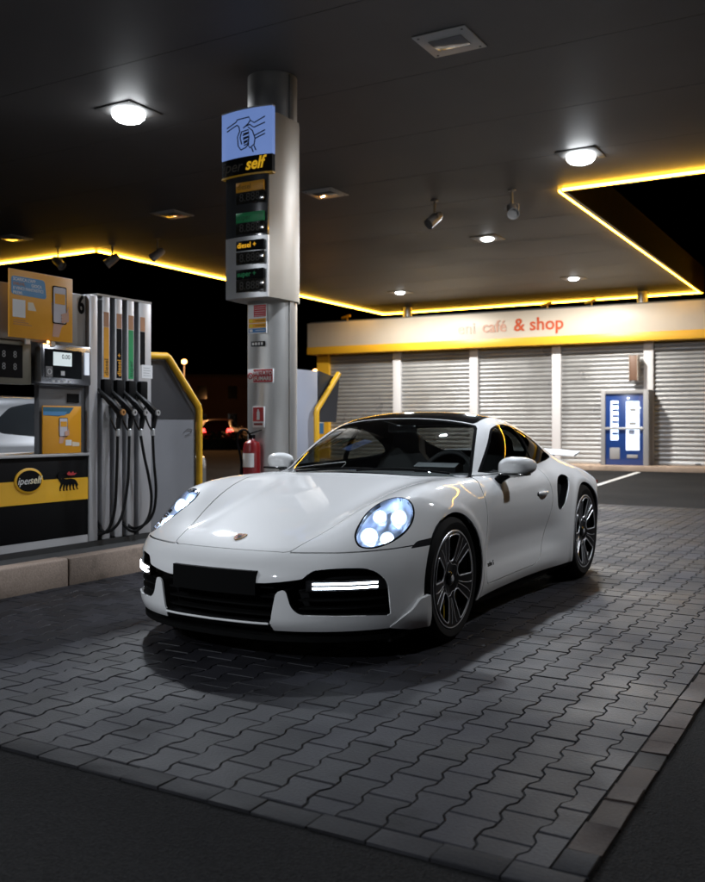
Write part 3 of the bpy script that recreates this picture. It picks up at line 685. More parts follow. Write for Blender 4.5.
        b = MB(); R1 = rim_r-.055; b.lathe([(.08,-.085),(R1,-.085),(R1,-.115),(.08,-.115)], 48); b.build('brake_disc', M_disc, w)
        b = MB(); n = 8; pr = []
        for i in range(n+1): a = R_(-32)+R_(64)*i/n; pr.append(((R1+.018)*math.cos(a), (R1+.018)*math.sin(a)))
        for i in range(n, -1, -1): a = R_(-32)+R_(64)*i/n; pr.append(((R1-.085)*math.cos(a), (R1-.085)*math.sin(a)))
        b.prism(pr, 'z', -.13, -.068, Matrix.Rotation(R_(35 if s > 0 else 145) if yc > 1 else R_(35), 4, 'Z')); b.build('caliper', M_cal, w)
        return w
    for s in (1, -1):
        wheel(.905, 0, .343, .262, .255, s).rotation_euler.z = 0
        wheel(.928, 2.45, .361, .276, .315, s)
    return car
build_car()
# ================================================================== ground, paving, kerbs, island
def asphalt_mat():
    m = bpy.data.materials.new('asphalt'); m.use_nodes = True; nt = m.node_tree; b = nt.nodes['Principled BSDF']
    tc = nt.nodes.new('ShaderNodeTexCoord')
    def noise(s, d=5):
        n = nt.nodes.new('ShaderNodeTexNoise'); n.inputs['Scale'].default_value = s; n.inputs['Detail'].default_value = d
        nt.links.new(tc.outputs['Object'], n.inputs['Vector']); return n
    big, fine = noise(.55), noise(160, 3)
    r = nt.nodes.new('ShaderNodeValToRGB'); r.color_ramp.elements[0].position = .32; r.color_ramp.elements[0].color = (.007,.007,.0075,1); r.color_ramp.elements[1].position = .7; r.color_ramp.elements[1].color = (.015,.0147,.0147,1)
    nt.links.new(big.outputs['Fac'], r.inputs['Fac'])
    v = nt.nodes.new('ShaderNodeTexVoronoi'); v.inputs['Scale'].default_value = 130; nt.links.new(tc.outputs['Object'], v.inputs['Vector'])
    mr = nt.nodes.new('ShaderNodeMapRange'); mr.inputs['From Min'].default_value = 0; mr.inputs['From Max'].default_value = 1; mr.inputs['To Min'].default_value = .55; mr.inputs['To Max'].default_value = 1.7
    nt.links.new(v.outputs['Color'], mr.inputs['Value'])
    mx = nt.nodes.new('ShaderNodeVectorMath'); mx.operation = 'SCALE'; nt.links.new(r.outputs['Color'], mx.inputs[0]); nt.links.new(mr.outputs['Result'], mx.inputs['Scale']); nt.links.new(mx.outputs['Vector'], b.inputs['Base Color'])
    b.inputs['Roughness'].default_value = .9; b.inputs['Specular IOR Level'].default_value = .12
    bp = nt.nodes.new('ShaderNodeBump'); bp.inputs['Strength'].default_value = .7; bp.inputs['Distance'].default_value = .006
    nt.links.new(v.outputs['Distance'], bp.inputs['Height']); nt.links.new(bp.outputs['Normal'], b.inputs['Normal']); return m
def stone_mat(name, col, var=.35, rough=.62, scale=14., stain=.35, grain=.2):
    """concrete pieces: each piece its own tone, stains in world space, fine grain"""
    m = bpy.data.materials.new(name); m.use_nodes = True; nt = m.node_tree; b = nt.nodes['Principled BSDF']; L = nt.links
    b.inputs['Specular IOR Level'].default_value = .22
    geo = nt.nodes.new('ShaderNodeNewGeometry'); oi = nt.nodes.new('ShaderNodeObjectInfo')
    a = nt.nodes.new('ShaderNodeMath'); a.operation = 'ADD'; L.new(geo.outputs['Random Per Island'], a.inputs[0]); L.new(oi.outputs['Random'], a.inputs[1])
    fr = nt.nodes.new('ShaderNodeMath'); fr.operation = 'FRACT'; L.new(a.outputs[0], fr.inputs[0])
    t1 = nt.nodes.new('ShaderNodeMapRange'); t1.inputs['To Min'].default_value = 1-var; t1.inputs['To Max'].default_value = 1+var; L.new(fr.outputs[0], t1.inputs['Value'])
    n1 = nt.nodes.new('ShaderNodeTexNoise'); n1.inputs['Scale'].default_value = 1.1; n1.inputs['Detail'].default_value = 7; L.new(geo.outputs['Position'], n1.inputs['Vector'])
    t2 = nt.nodes.new('ShaderNodeMapRange'); t2.inputs['From Min'].default_value = .3; t2.inputs['From Max'].default_value = .68; t2.inputs['To Min'].default_value = 1-stain; t2.inputs['To Max'].default_value = 1+stain*.6; L.new(n1.outputs['Fac'], t2.inputs['Value'])
    n2 = nt.nodes.new('ShaderNodeTexNoise'); n2.inputs['Scale'].default_value = 90; n2.inputs['Detail'].default_value = 4; L.new(geo.outputs['Position'], n2.inputs['Vector'])
    t3 = nt.nodes.new('ShaderNodeMapRange'); t3.inputs['From Min'].default_value = .25; t3.inputs['From Max'].default_value = .75; t3.inputs['To Min'].default_value = 1-grain; t3.inputs['To Max'].default_value = 1+grain; L.new(n2.outputs['Fac'], t3.inputs['Value'])
    n3 = nt.nodes.new('ShaderNodeTexNoise'); n3.inputs['Scale'].default_value = 4.2; n3.inputs['Detail'].default_value = 5; L.new(geo.outputs['Position'], n3.inputs['Vector'])
    t4 = nt.nodes.new('ShaderNodeMapRange'); t4.inputs['From Min'].default_value = .58; t4.inputs['From Max'].default_value = .68; t4.inputs['To Min'].default_value = 1; t4.inputs['To Max'].default_value = 1-stain*.8; L.new(n3.outputs['Fac'], t4.inputs['Value'])
    m0 = nt.nodes.new('ShaderNodeMath'); m0.operation = 'MULTIPLY'; L.new(t1.outputs[0], m0.inputs[0]); L.new(t4.outputs[0], m0.inputs[1]); t1 = m0
    m1 = nt.nodes.new('ShaderNodeMath'); m1.operation = 'MULTIPLY'; L.new(t1.outputs[0], m1.inputs[0]); L.new(t2.outputs[0], m1.inputs[1])
    m2 = nt.nodes.new('ShaderNodeMath'); m2.operation = 'MULTIPLY'; L.new(m1.outputs[0], m2.inputs[0]); L.new(t3.outputs[0], m2.inputs[1])
    sc = nt.nodes.new('ShaderNodeVectorMath'); sc.operation = 'SCALE'; sc.inputs[0].default_value = col; L.new(m2.outputs[0], sc.inputs['Scale']); L.new(sc.outputs['Vector'], b.inputs['Base Color'])
    rr = nt.nodes.new('ShaderNodeMapRange'); rr.inputs['From Min'].default_value = .3; rr.inputs['From Max'].default_value = .7; rr.inputs['To Min'].default_value = rough-.17; rr.inputs['To Max'].default_value = rough+.15; L.new(n1.outputs['Fac'], rr.inputs['Value']); L.new(rr.outputs[0], b.inputs['Roughness'])
    bp = nt.nodes.new('ShaderNodeBump'); bp.inputs['Strength'].default_value = .45; bp.inputs['Distance'].default_value = .004; L.new(n2.outputs['Fac'], bp.inputs['Height']); L.new(bp.outputs['Normal'], b.inputs['Normal'])
    return m
M_asph = asphalt_mat()
M_paver = stone_mat('concrete_paver', (.0185,.0185,.0232), .36, .62, stain=.55)
M_kerb = stone_mat('kerb_stone', (.022,.022,.025), .28, .7)
M_redkerb = stone_mat('reddish_kerb_stone', (.040,.028,.024), .30, .72)
M_isl = stone_mat('island_concrete', (.30,.235,.19), .12, .75)
M_islf = stone_mat('island_floor', (.06,.06,.06), .1, .8)
g = MB(); g.face([(-260,-60,-.009),(200,-60,-.009),(200,330,-.009),(-260,330,-.009)]); tag(g.build('ground', M_asph), 'dark asphalt yard around the paving', 'ground', kind='structure')

PX0, PX1, PY0, PY1 = -5.19, -.770, 2.372, 13.70
pav = MB().box(PX0, PX1, PY0, PY1, -.027, -.006).build('paving', mat('joint_sand', (.006,.0058,.0055), .95)); tag(pav, 'interlocking grey concrete paving under the car', 'paving', kind='structure')
def paver_outline():
    w0, w1, gp = .081, .061, .0017
    half = [(w0-gp, .1-.0042), (w0-gp, .072), (w0-gp-.004, .064), (w1-gp+.004, .044), (w1-gp, .036)]
    right = half+[(a, -b) for a, b in half[::-1]]
    return right[::-1]+[(-a, b) for a, b in right]      # closed, counter-clockwise
def clip_poly(p, ax, lim, keep_less):
    o = []
    for i in range(len(p)):
        a, b = p[i-1], p[i]; ia = (a[ax] <= lim) == keep_less; ib = (b[ax] <= lim) == keep_less
        if ia != ib:
            t = (lim-a[ax])/(b[ax]-a[ax]); o.append((a[0]+(b[0]-a[0])*t, a[1]+(b[1]-a[1])*t))
        if ib: o.append(b)
    return o
def slab_faces(poly, zt, zb, bev=.004, ox=0, oy=0, tilt=(0,0)):
    """verts, faces of one paver with a chamfered top edge"""
    n = len(poly); cx_ = sum(p[0] for p in poly)/n; cy_ = sum(p[1] for p in poly)/n
    V = []
    for p in poly: V.append((ox+p[0], oy+p[1], zb))
    for p in poly: V.append((ox+p[0], oy+p[1], zt-bev+p[0]*tilt[0]+p[1]*tilt[1]))
    for p in poly:
        d = math.hypot(p[0]-cx_, p[1]-cy_); k = 1-bev/max(d, .02); q = (cx_+(p[0]-cx_)*k, cy_+(p[1]-cy_)*k)
        V.append((ox+q[0], oy+q[1], zt+q[0]*tilt[0]+q[1]*tilt[1]))
    Fs = [list(range(2*n, 3*n))]
    for i in range(n):
        j = (i+1)%n; Fs += [[i, j, n+j, n+i], [n+i, n+j, 2*n+j, 2*n+i]]
    return V, Fs
def camproj(X, Y):
    c, s = math.cos(YAW), math.sin(YAW); R = X*c+Y*s; F = -X*s+Y*c; return 352.5+918*R/F, 425+918*CAM_H/F, F
base_outline = paver_outline(); cand = []
col_i = 0; xc = -.79
while xc > PX0-.1:
    y0 = 2.675 if col_i % 2 else 2.575
    for k in range(-3, 58):
        yc = y0+.2*k-.1
        if yc < PY0-.1 or yc > PY1+.1: continue
        full = xc-.085 > PX0 and xc+.085 < PX1 and yc-.1 > PY0 and yc+.1 < PY1
        poly = base_outline
        if not full:
            q = [(a+xc, b+yc) for a, b in base_outline]
            for ax, lim, kl in ((0, PX1-.003, True), (0, PX0+.003, False), (1, PY0+.003, False), (1, PY1, True)):
                q = clip_poly(q, ax, lim, kl)
                if len(q) < 3: break
            if len(q) < 3: continue
            ar = abs(sum(q[i-1][0]*q[i][1]-q[i][0]*q[i-1][1] for i in range(len(q))))/2
            if ar < .0012: continue
            poly = [(a-xc, b-yc) for a, b in q]
        u, v, F = camproj(xc, yc); vis = (-8 < u < 713) and v < 890 and not (-3.75 < xc < -2.1 and 3.8 < yc < 7.9)
        cand.append((F if vis else 99+F, xc, yc, poly, full))
    xc -= .1415; col_i += 1
cand.sort(key=lambda t: t[0])
mesh_full = []
for k in range(6):
    V, Fs = slab_faces(base_outline, 0, -.016, .0035, tilt=((RNG.random()-.5)*.012, (RNG.random()-.5)*.012)); me = bpy.data.meshes.new('paver'); me.from_pydata(V, [], Fs); me.materials.append(M_paver); mesh_full.append(me)
bulkV, bulkF = [], []
for i, (F, xc, yc, poly, full) in enumerate(cand):
    zt = (RNG.random()-.5)*.003
    if i < 296:
        if full: me = mesh_full[i % 6]
        else:
            V, Fs = slab_faces(poly, 0, -.016, .0035); me = bpy.data.meshes.new('paver'); me.from_pydata(V, [], Fs); me.materials.append(M_paver)
        o = link('paver', me, pav, (xc, yc, zt), (0, 0, (RNG.random()-.5)*.012))
    else:
        V, Fs = slab_faces(poly, zt, -.016, .0035, xc, yc, ((RNG.random()-.5)*.01, (RNG.random()-.5)*.01)); n = len(bulkV); bulkV += V; bulkF += [[a+n for a in f] for f in Fs]
me = bpy.data.meshes.new('pavers_beyond'); me.from_pydata(bulkV, [], bulkF); me.materials.append(M_paver)
o = link('paver_field', me, pav); o['kind'] = 'stuff'
def stone(x0, x1, y0, y1, z0, z1, m, parent, name='kerb_stone', jit=.003, bev=.003):
    b = MB(); b.box(x0, x1, y0, y1, z0, z1, bev)
    for v in b.bm.verts: v.co += Vector(((random.random()-.5)*jit, (random.random()-.5)*jit, (random.random()-.5)*jit*.7))
    return b.build(name, m, parent)
kf = empty('front_kerb', (0,0,0)); tag(kf, 'flush row of grey stones edging the near side of the paving', 'kerb', kind='structure')
x = -.668
while x > -5.2:
    L_ = random.choice((.165,.19,.2,.2,.205)); stone(x-L_+.002, x-.002, 2.268, 2.366, -.05, .002+(random.random()-.5)*.006, M_kerb, kf); x -= L_
kr = empty('right_kerb', (0,0,0)); tag(kr, 'flush row of reddish stones edging the right of the paving', 'kerb', kind='structure')
y = 2.372
while y < 13.7:
    L_ = random.choice((.13,.16,.19,.2,.2)); red = random.random() < .78
    stone(-.763, -.668, y+.002, y+L_-.002, -.05, .003+(random.random()-.5)*.008, M_redkerb if red else M_kerb, kr, jit=.006); y += L_
# pump island
isl = MB().box(-7.30, -5.33, 1.0, 11.6, -.03, .188).build('pump_island', M_islf); tag(isl, 'raised pump island with pale concrete kerb', 'island', kind='structure')
y = .8
while y < 11.7:
    for xa, xb in ((-5.335, -5.195), (-7.44, -7.305)):
        stone(xa, xb, y+.004, min(y+1.0, 11.74)-.004, -.05, .20+(random.random()-.5)*.004, M_isl, isl, jit=.005, bev=.018)
    y += 1.0
stone(-7.3, -5.34, 11.605, 11.745, -.05, .2, M_isl, isl, bev=.018)
# painted bay line on the far asphalt
b = MB(); d_ = Vector((-5.75, 23.6, 0))-Vector((-4.85, 17.4, 0)); n_ = Vector((d_.y, -d_.x, 0)).normalized()*.06
p0, p1 = Vector((-4.85, 17.4, -.005)), Vector((-5.35, 23.6, -.005)); b.face([p0+n_, p1+n_, p1-n_, p0-n_]); tag(b.build('road_marking', mat('road_paint', (.5,.5,.5), .7, noise=(3,.5))), 'worn white line painted on the asphalt before the shop', 'marking', kind='structure')

# ================================================================== canopy
CZ = 4.80
M_ceil = mat('ceiling_grey', (.088,.084,.084), .55, noise=(.5,.25))
M_yellow = mat('yellow_paint', (.78,.42,.015), .38, noise=(5,.05))
M_fascia = mat('fascia_white', (.62,.60,.57), .4)
M_led = mat('yellow_led', (1,.7,.1), .4, emit=(1.0,.52,.04), es=26)
can = empty('canopy', (0,0,CZ), 0, 'dark grey forecourt canopy with glowing yellow light line along its edge', 'canopy')
b = MB(); b.box(-22, 9, -7, 13.72, .06, .62); b.box(-14.06, -4.29, 13.72, 26.25, .06, .62); b.build('roof_slab', mat('canopy_top', (.08,.08,.08), .7), can)
k = 0; y = -7.0
while y < 13.7:
    y1 = min(y+1.727, 13.72); MB().box(-22, 9, y+.004, y1-.004, 0, .055).build('ceiling_panel', M_ceil, can); y = y1
while y < 26.2:
    y1 = min(y+1.79, 26.25); MB().box(-14.06, -4.29, y+.004, y1-.004, 0, .055).build('ceiling_panel', M_ceil, can); y = y1
edges = [((-22,13.76),(-14.10,13.76)), ((-14.10,13.76),(-14.10,26.29)), ((-14.10,26.29),(-4.25,26.29)), ((-4.25,26.29),(-4.25,13.76)), ((-4.25,13.76),(9,13.76))]
for (xa, ya), (xb, yb) in edges:
    x0, x1, y0, y1 = min(xa,xb), max(xa,xb), min(ya,yb), max(ya,yb); hor = ya == yb
    if hor: MB().box(x0-.03 if xa != -22 else x0, x1+.03 if xb != 9 else x1, ya-.035, ya+.035, -.05, .64).build('edge_fascia', M_yellow, can)
    else: MB().box(xa-.035, xa+.035, y0+.036, y1-.036, -.05, .64).build('edge_fascia', M_yellow, can)
    if hor:
        o_ = -.055
        MB().box(x0-(.0), x1, ya+o_-.019, ya+o_+.019, -.052, -.016).build('light_line', M_led, can)
    else:
        o_ = .055 if xa < -10 else -.055
        MB().box(xa+o_-.019, xa+o_+.019, y0+.0, y1-.07, -.052, -.016).build('light_line', M_led, can)

# ceiling luminaires
M_plate = mat('lamp_plate', (.42,.42,.42), .5); M_plate_lit = mat('lamp_plate_dark', (.13,.13,.13), .6); M_cool = mat('lamp_glass_lit', (1,1,1), .3, emit=(.93,.97,1.0), es=22); M_off = mat('lamp_glass_off', (.16,.16,.165), .15, coat=.5)
def luminaire(x, y, lit, label, power=0, color=(.86,.92,1.0), flat=False):
    t = empty('ceiling_lamp', (x, y, CZ), 0, label, 'ceiling lamp', 'square lamps in the canopy ceiling')
    MB().box(-.27,.27,-.27,.27,-.014,-.001,.005).build('cover_plate', M_plate_lit if lit and not flat else M_plate, t)
    if lit:
        b = MB(); b.lathe([(.12,-.014),(.12,-.03),(.09,-.05),(0,-.056)] if flat else [(.18,-.014),(.19,-.04),(.18,-.075),(.145,-.11),(.085,-.132),(0,-.14)], 32); b.build('lamp_glass', M_cool, t)  # round dome enlarged so its shape imitates the glare about the lamp
        l = bpy.data.lights.new('lamp_light', 'AREA'); l.shape = 'DISK'; l.size = .30; l.energy = power; l.color = color
        lo = bpy.data.objects.new('lamp_light', l); COL.objects.link(lo); lo.parent = t; lo.location = (0,0,-.066 if flat else -.178)
    else:
        MB().box(-.17,.17,-.12,.12,-.024,-.0145,.006).build('lamp_glass', M_off, t)
        for sx in (-.22,.22):
            for sy in (-.22,.22): b = MB(); b.lathe([(.012,-.0142),(.012,-.019),(0,-.019)], 10, Matrix.Translation((sx,sy,0))); b.build('screw', M_off, t)
    return t
POW = 235
luminaire(-7.54, 7.86, True, 'bright lit lamp in the ceiling above the fuel pump', POW)
luminaire(-3.51, 12.14, True, 'bright lit lamp in the ceiling near the notch corner of the light line', POW)
luminaire(-6.65, 16.68, True, 'lit lamp in the ceiling midway between the car and the shop', POW*1.7, flat=True)
luminaire(-6.62, 22.29, True, 'small lit lamp in the ceiling before the shop sign lettering', POW*1.45, (1.0,.95,.86), True)
luminaire(-11.41, 22.27, True, 'small lit lamp in the ceiling at the far end by the grey post', POW*1.4, (1.0,.96,.88), True)
luminaire(-7.55, 12.18, False, 'unlit lamp plate in the ceiling just behind the round column')
luminaire(-10.58, 12.07, False, 'unlit lamp plate in the ceiling beyond the pump totem, faint')
luminaire(-14.6, 12.07, False, 'unlit lamp plate in the ceiling over the yellow poster')
luminaire(-7.54, -.45, True, 'lit lamp in the ceiling behind the photographer on the pump side', POW*.9)
luminaire(-3.53, -4.65, True, 'lit lamp in the ceiling well behind the photographer', POW*1.75)
luminaire(.5, 7.95, True, 'lit lamp in the ceiling out to the right of the car', POW*.52)
# the plate over the car is a narrow-beam downlight
t = luminaire(-3.55, 7.95, False, 'large grey lamp plate in the ceiling right above the car')
l = bpy.data.lights.new('downlight', 'SPOT'); l.energy = 780; l.color = (.82,.89,1.0); l.spot_size = R_(104); l.spot_blend = .35; l.shadow_soft_size = .09
lo = bpy.data.objects.new('downlight', l); COL.objects.link(lo); lo.parent = t; lo.location = (0,0,-.04)
# small projectors along the step of the canopy
def projector(x, y, az, label):
    t = empty('projector', (x, y, CZ), 0, label, 'projector', 'small projectors hanging from the canopy')
    mm = mat('projector_grey', (.20,.19,.18), .45, metal=.3)
    b = MB(); b.lathe([(.06,0),(.06,-.02),(.018,-.025),(.018,-.22)], 14); b.build('stem', mm, t)
    d = Vector((math.cos(az)*.8, math.sin(az)*.8, -.62)).normalized(); M = Matrix.Translation((0,0,-.31)) @ rot_to(d)
    b = MB(); b.lathe([(0,-.15),(.05,-.15),(.075,-.10),(.085,.12),(.095,.15),(.085,.15),(.075,.11),(0,.11)], 20, M); b.build('head', mm, t)
    b = MB(); a = d.cross(Vector((0,0,1))).normalized(); c0 = Vector((0,0,-.31)); b.tube([Vector((0,0,-.22))-a*.0, Vector((0,0,-.22))+a*.10, c0+a*.105], .010, 6); b.tube([Vector((0,0,-.22)), Vector((0,0,-.22))-a*.10, c0-a*.105], .010, 6); b.build('yoke', mm, t)
projector(-6.27, 13.45, R_(-120), 'small projector hanging from the ceiling, nearer the column of the pair right of it')
projector(-4.96, 13.45, R_(-60), 'small projector hanging from the ceiling beside the notch corner of the light line')
projector(-14.55, 13.15, R_(0), 'small projector at the light line, directly above the yellow poster')
projector(-13.39, 13.5, R_(-150), 'small projector at the light line, above the pump number')
projector(-12.2, 13.5, R_(-130), 'small projector at the light line between the pump and the price sign')
# ================================================================== column, price sign, notices
M_col = mat('brushed_steel', (.44,.43,.41), .40, metal=.65, noise=(1.3,.06))
M_alu = mat('aluminium', (.60,.60,.60), .35, metal=.6)
M_black = mat('panel_black', (.0045,.0045,.005), .6, spec=.08)
M_white = mat('print_white', (.75,.75,.75), .5)
M_red = mat('sign_red', (.50,.03,.035), .4)
M_orange = mat('print_orange', (.80,.36,.02), .45)
M_green = mat('print_green', (.02,.30,.10), .45)
M_blue = mat('print_blue', (.07,.22,.48), .45)
M_grey = mat('print_grey', (.30,.30,.30), .5)
M_skin = mat('print_skin', (.62,.36,.27), .5)
CX, CY = -5.55, 7.90
c_ = empty('canopy_column', (CX, CY, .188), 0, 'round brushed steel column holding up the canopy behind the car', 'column')
MB().lathe([(.258,.0),(.258,4.612)], 64).build('shaft', M_col, c_)
b = MB(); b.lathe([(.30,0),(.30,.03),(.262,.05)], 48); b.build('base_ring', M_col, c_)
MB().box(.245,.275,-.03,.03,.0,4.6,.004).build('cable_cover', M_col, c_, rot=(0,0,R_(-8)))
# price sign: back casing round the column plus stacked faces towards -y
SG = empty('price_sign', (CX, 7.45, 2.455), 0, 'tall fuel price sign with lit blue nozzle picture fixed to the column', 'price sign')
def arc_panel(name, w, z0, z1, m, parent, depth=.05, bulge=.035, y=0., n=10):
    b = MB(); pts = [(-w/2+w*i/n, y-bulge*(1-(2*i/n-1)**2)) for i in range(n+1)]
    b.prism(pts+[(w/2, y+depth), (-w/2, y+depth)], 'z', z0, z1); o = b.build(name, m, parent); return o
b = MB(); b.prism([(-.262,.02),(.262,.02),(.285,.20),(.285,.52),(.20,.66),(-.20,.66),(-.285,.52),(-.285,.20)], 'z', 0, 1.86); b.build('casing', mat('sign_casing', (.30,.275,.235), .42, metal=.35, noise=(2,.08)), SG)
sil = arc_panel('lower_face', .525, .0, .612, M_alu, SG)
drk = arc_panel('upper_face', .522, .613, 1.238, mat('smoked_panel', (.035,.036,.038), .15, coat=.6), SG)
bnd = arc_panel('name_band', .625, 1.240, 1.412, M_black, SG, bulge=.04)
arc_panel('yellow_edge', .632, 1.222, 1.2395, M_yellow, SG, bulge=.045)
M_lb = mat('lit_blue_panel', (.08,.13,.30), .3, emit=(.20,.32,.72), es=.5)
lbx = arc_panel('light_box', .625, 1.413, 1.885, M_lb, SG, bulge=.04)
arc_panel('top_cap', .632, 1.886, 1.90, M_alu, SG, bulge=.044)
def on_arc(x, w=.625, bulge=.04): return -bulge*(1-(2*x/w)**2)
def line_icon(paths, r, m, parent, name, w=.625, bulge=.04):
    for p in paths:
        b = MB(); b.tube([(x, on_arc(x, w, bulge)-.002, z) for x, z in p], r, 6); b.build(name, m, parent)
ic = [[(-.23,1.735),(-.10,1.775)],[(-.23,1.700),(-.09,1.742)],
      [(-.10,1.775),(-.09,1.795),(.06,1.800),(.075,1.765),(.05,1.735),(.02,1.715),(-.01,1.70)],[(-.09,1.742),(-.065,1.72),(-.055,1.675)],
      [(.075,1.765),(.12,1.735),(.24,1.785)],[(.03,1.715),(.07,1.725),(.10,1.70),(.12,1.69),(.24,1.725)],[(.12,1.605),(.24,1.65)],[(.125,1.575),(.24,1.615)],
      [(-.055,1.675),(-.085,1.62),(-.075,1.53),(-.04,1.485),(.02,1.50),(.06,1.535)],[(-.03,1.67),(-.05,1.61),(-.03,1.54)],
      [(-.02,1.665),(.05,1.675),(.06,1.65),(-.01,1.64)],[(-.015,1.625),(.055,1.64),(.062,1.61),(-.01,1.60)],[(-.012,1.585),(.05,1.60),(.055,1.575),(-.005,1.56)],[(-.005,1.545),(.04,1.56),(.045,1.535),(.0,1.525)],
      [(.05,1.70),(.10,1.66),(.13,1.58),(.12,1.52),(.07,1.49),(.05,1.52),(.06,1.60)],[(.09,1.49),(.11,1.445)],[(.12,1.505),(.14,1.46)]]
line_icon(ic, .006, M_black, lbx, 'picture_line')
text('lettering', 'iper', .155, mat('print_dim', (.10,.085,.06), .5), bnd, (-.155, -.042, 1.322), (R_(90),0,0), depth=.001, shear=.25)
text('lettering', 'self', .165, mat('print_lit_yellow', (.85,.5,.02), .4, emit=(1,.55,.02), es=.35), bnd, (.125, -.042, 1.328), (R_(90),0,0), depth=.001, bold=.004, shear=.25)
def plate(name, x0, x1, z0, z1, m, parent, y=-.038, t=.006): return MB().box(x0, x1, y-t, y+.02, z0, z1, .001).build(name, m, parent)
RT = (R_(90),0,0)
for (par, zl, zd, lab, bg, fg, t_) in ((drk,1.058,.94,'diesel',M_orange,mat('print_brown',(.35,.16,.01),.5),.5), (drk,.752,.635,'super',M_green,mat('print_dkgreen',(.01,.14,.05),.5),.5),
                             (sil,.472,.333,'diesel +',M_black,mat('print_lit_orange',(.85,.42,.02),.4,emit=(1,.5,.02),es=.5),.9), (sil,.184,.055,'super +',M_black,mat('print_lit_green',(.02,.35,.12),.5),.8)):
    p_ = plate('fuel_label', -.10, .238, zl, zl+.098, bg, par); text('lettering', lab, .075 if fg is not None else .07, fg, p_, (-.085, -.045, zl+.05), RT, depth=.0006, align='LEFT', bold=.001)
    q_ = plate('price_display', -.10, .238, zd, zd+.125 if par is sil else zd+.105, mat('display_off', (.020,.019,.016), .12, coat=.5), par); text('digits', '8.888', .115, mat('segment_off', (.035,.031,.025), .5), q_, (-.06, -.0452, zd+.06), RT, depth=.0005, align='LEFT')
# notices fixed to the column (facing -y)
def notice(name, x0, x1, z0, z1, m, label, y=7.625):
    t = empty(name, ((x0+x1)/2, y, (z0+z1)/2), 0, label, 'notice'); w, hh = x1-x0, z1-z0
    yf = CY-.268-y; MB().box(-w/2, w/2, yf-.004, yf+.012, -hh/2, hh/2, .001).build('board', m, t)
    f = lambda xx: yf-.0045
    return t, w, hh, f
def patch(t, f, x0, x1, z0, z1, m, name='printed_field', o=.001):
    b = MB(); n = 5; pts = [(x0+(x1-x0)*i/n, f(x0+(x1-x0)*i/n)) for i in range(n+1)]
    b.prism([(p[0], p[1]+.001) for p in pts]+[(p[0], p[1]-o) for p in pts[::-1]], 'z', z0, z1); return b.build(name, m, t)
t, w, hh, f = notice('safety_notice', -5.665, -5.435, 2.115, 2.415, M_white, 'tall safety notice with red, yellow and blue fields high on the column')
patch(t, f, -.04, .11, .02, .14, M_red)
for zz in (-.02, -.07): patch(t, f, -.105, .11, zz-.022, zz+.022, M_orange)
patch(t, f, -.105, .11, -.14, -.098, M_blue)
for i in range(5): patch(t, f, -.03, .10, .03+i*.022, .034+i*.022, M_white, 'text_line', .0018)
for zz in (-.02,-.07,-.118): patch(t, f, -.02, .10, zz-.003, zz+.003, M_black if zz > -.1 else M_white, 'text_line', .0018); patch(t, f, -.095, -.055, zz-.014, zz+.014, mat('print_yellow',(.8,.6,.03),.5) if zz > -.1 else M_white, 'symbol', .0016)
t, w, hh, f = notice('pictogram_strip', -5.625, -5.46, 1.985, 2.035, M_black, 'small black strip of white symbols below the safety notice')
for i in range(4): patch(t, f, -.07+i*.037, -.045+i*.037, -.014, .014, M_white, 'symbol')
t, w, hh, f = notice('no_smoking_sign', -5.668, -5.352, 1.612, 1.752, M_white, 'red no smoking sign in the middle of the column')
patch(t, f, -.085, .154, -.066, .066, M_red)
for s_, zz in (('VIETATO', .026), ('FUMARE', -.030)): text('lettering', s_, .058, M_white, t, (.036, f(.036)-.006, zz), RT, depth=.0006, bold=.0015)
b = MB(); b.tube([(-.122+.028*math.cos(a), f(-.122)-.002, .028*math.sin(a)) for a in np.linspace(0, 2*math.pi, 25)[:-1]], .005, 6, closed=True); b.tube([(-.142, f(-.14)-.002, .02), (-.102, f(-.10)-.002, -.02)], .004, 6); b.build('symbol', M_red, t)
t, w, hh, f = notice('extinguisher_sign', -5.607, -5.462, 1.155, 1.368, M_white, 'small red extinguisher symbol sign low on the column')
patch(t, f, -.066, .066, -.045, .10, M_red); patch(t, f, -.018, .018, -.03, .055, M_white, 'symbol', .002); patch(t, f, -.010, .010, .055, .078, M_white, 'symbol', .002); patch(t, f, -.055, .055, -.085, -.062, mat('print_text', (.25,.03,.03), .5), 'text_line', .0015)
# fire extinguisher hung on the column
fe = empty('fire_extinguisher', (-5.555, 7.545, .655), 0, 'red fire extinguisher with black hose hung on the column', 'fire extinguisher')
M_fe = mat('extinguisher_red', (.20,.006,.009), .35, coat=.3)
MB().lathe([(0,0),(.075,.004),(.088,.02),(.088,.30),(.075,.345),(.035,.37),(.026,.385)], 28).build('cylinder', M_fe, fe)
b = MB(); b.box(-.022,.022,-.03,.03,.385,.425,.004); b.prism([(-.03,.425),(.10,.47),(.10,.48),(-.03,.44)], 'x', -.012, .012, Matrix.Rotation(R_(-60),4,'Z')); b.build('valve', M_black, fe)
b = MB(); b.tube(spl([(.0,-.02,.41),(-.02,-.07,.47),(-.07,-.11,.46),(-.105,-.10,.36),(-.10,-.06,.22),(-.095,-.04,.12)], 6, False), .012, 8); b.tube([(-.095,-.04,.14),(-.095,-.04,.02)], [.016,.024], 10); b.build('hose', M_black, fe)
MB().lathe([(.089,.09),(.0895,.10),(.0895,.25),(.089,.26)], 28).build('label_band', M_fe, fe)
b = MB(); n = 8; pts = [(.0905*math.cos(a), .0905*math.sin(a)) for a in np.linspace(R_(-150), R_(-40), n)]; b.prism(pts+[(p[0]*.98, p[1]*.98) for p in pts[::-1]], 'z', .10, .24); b.build('label', M_white, fe)
b = MB(); b.box(-.03,.03,.06,.13,.20,.24); b.build('bracket', M_black, fe)

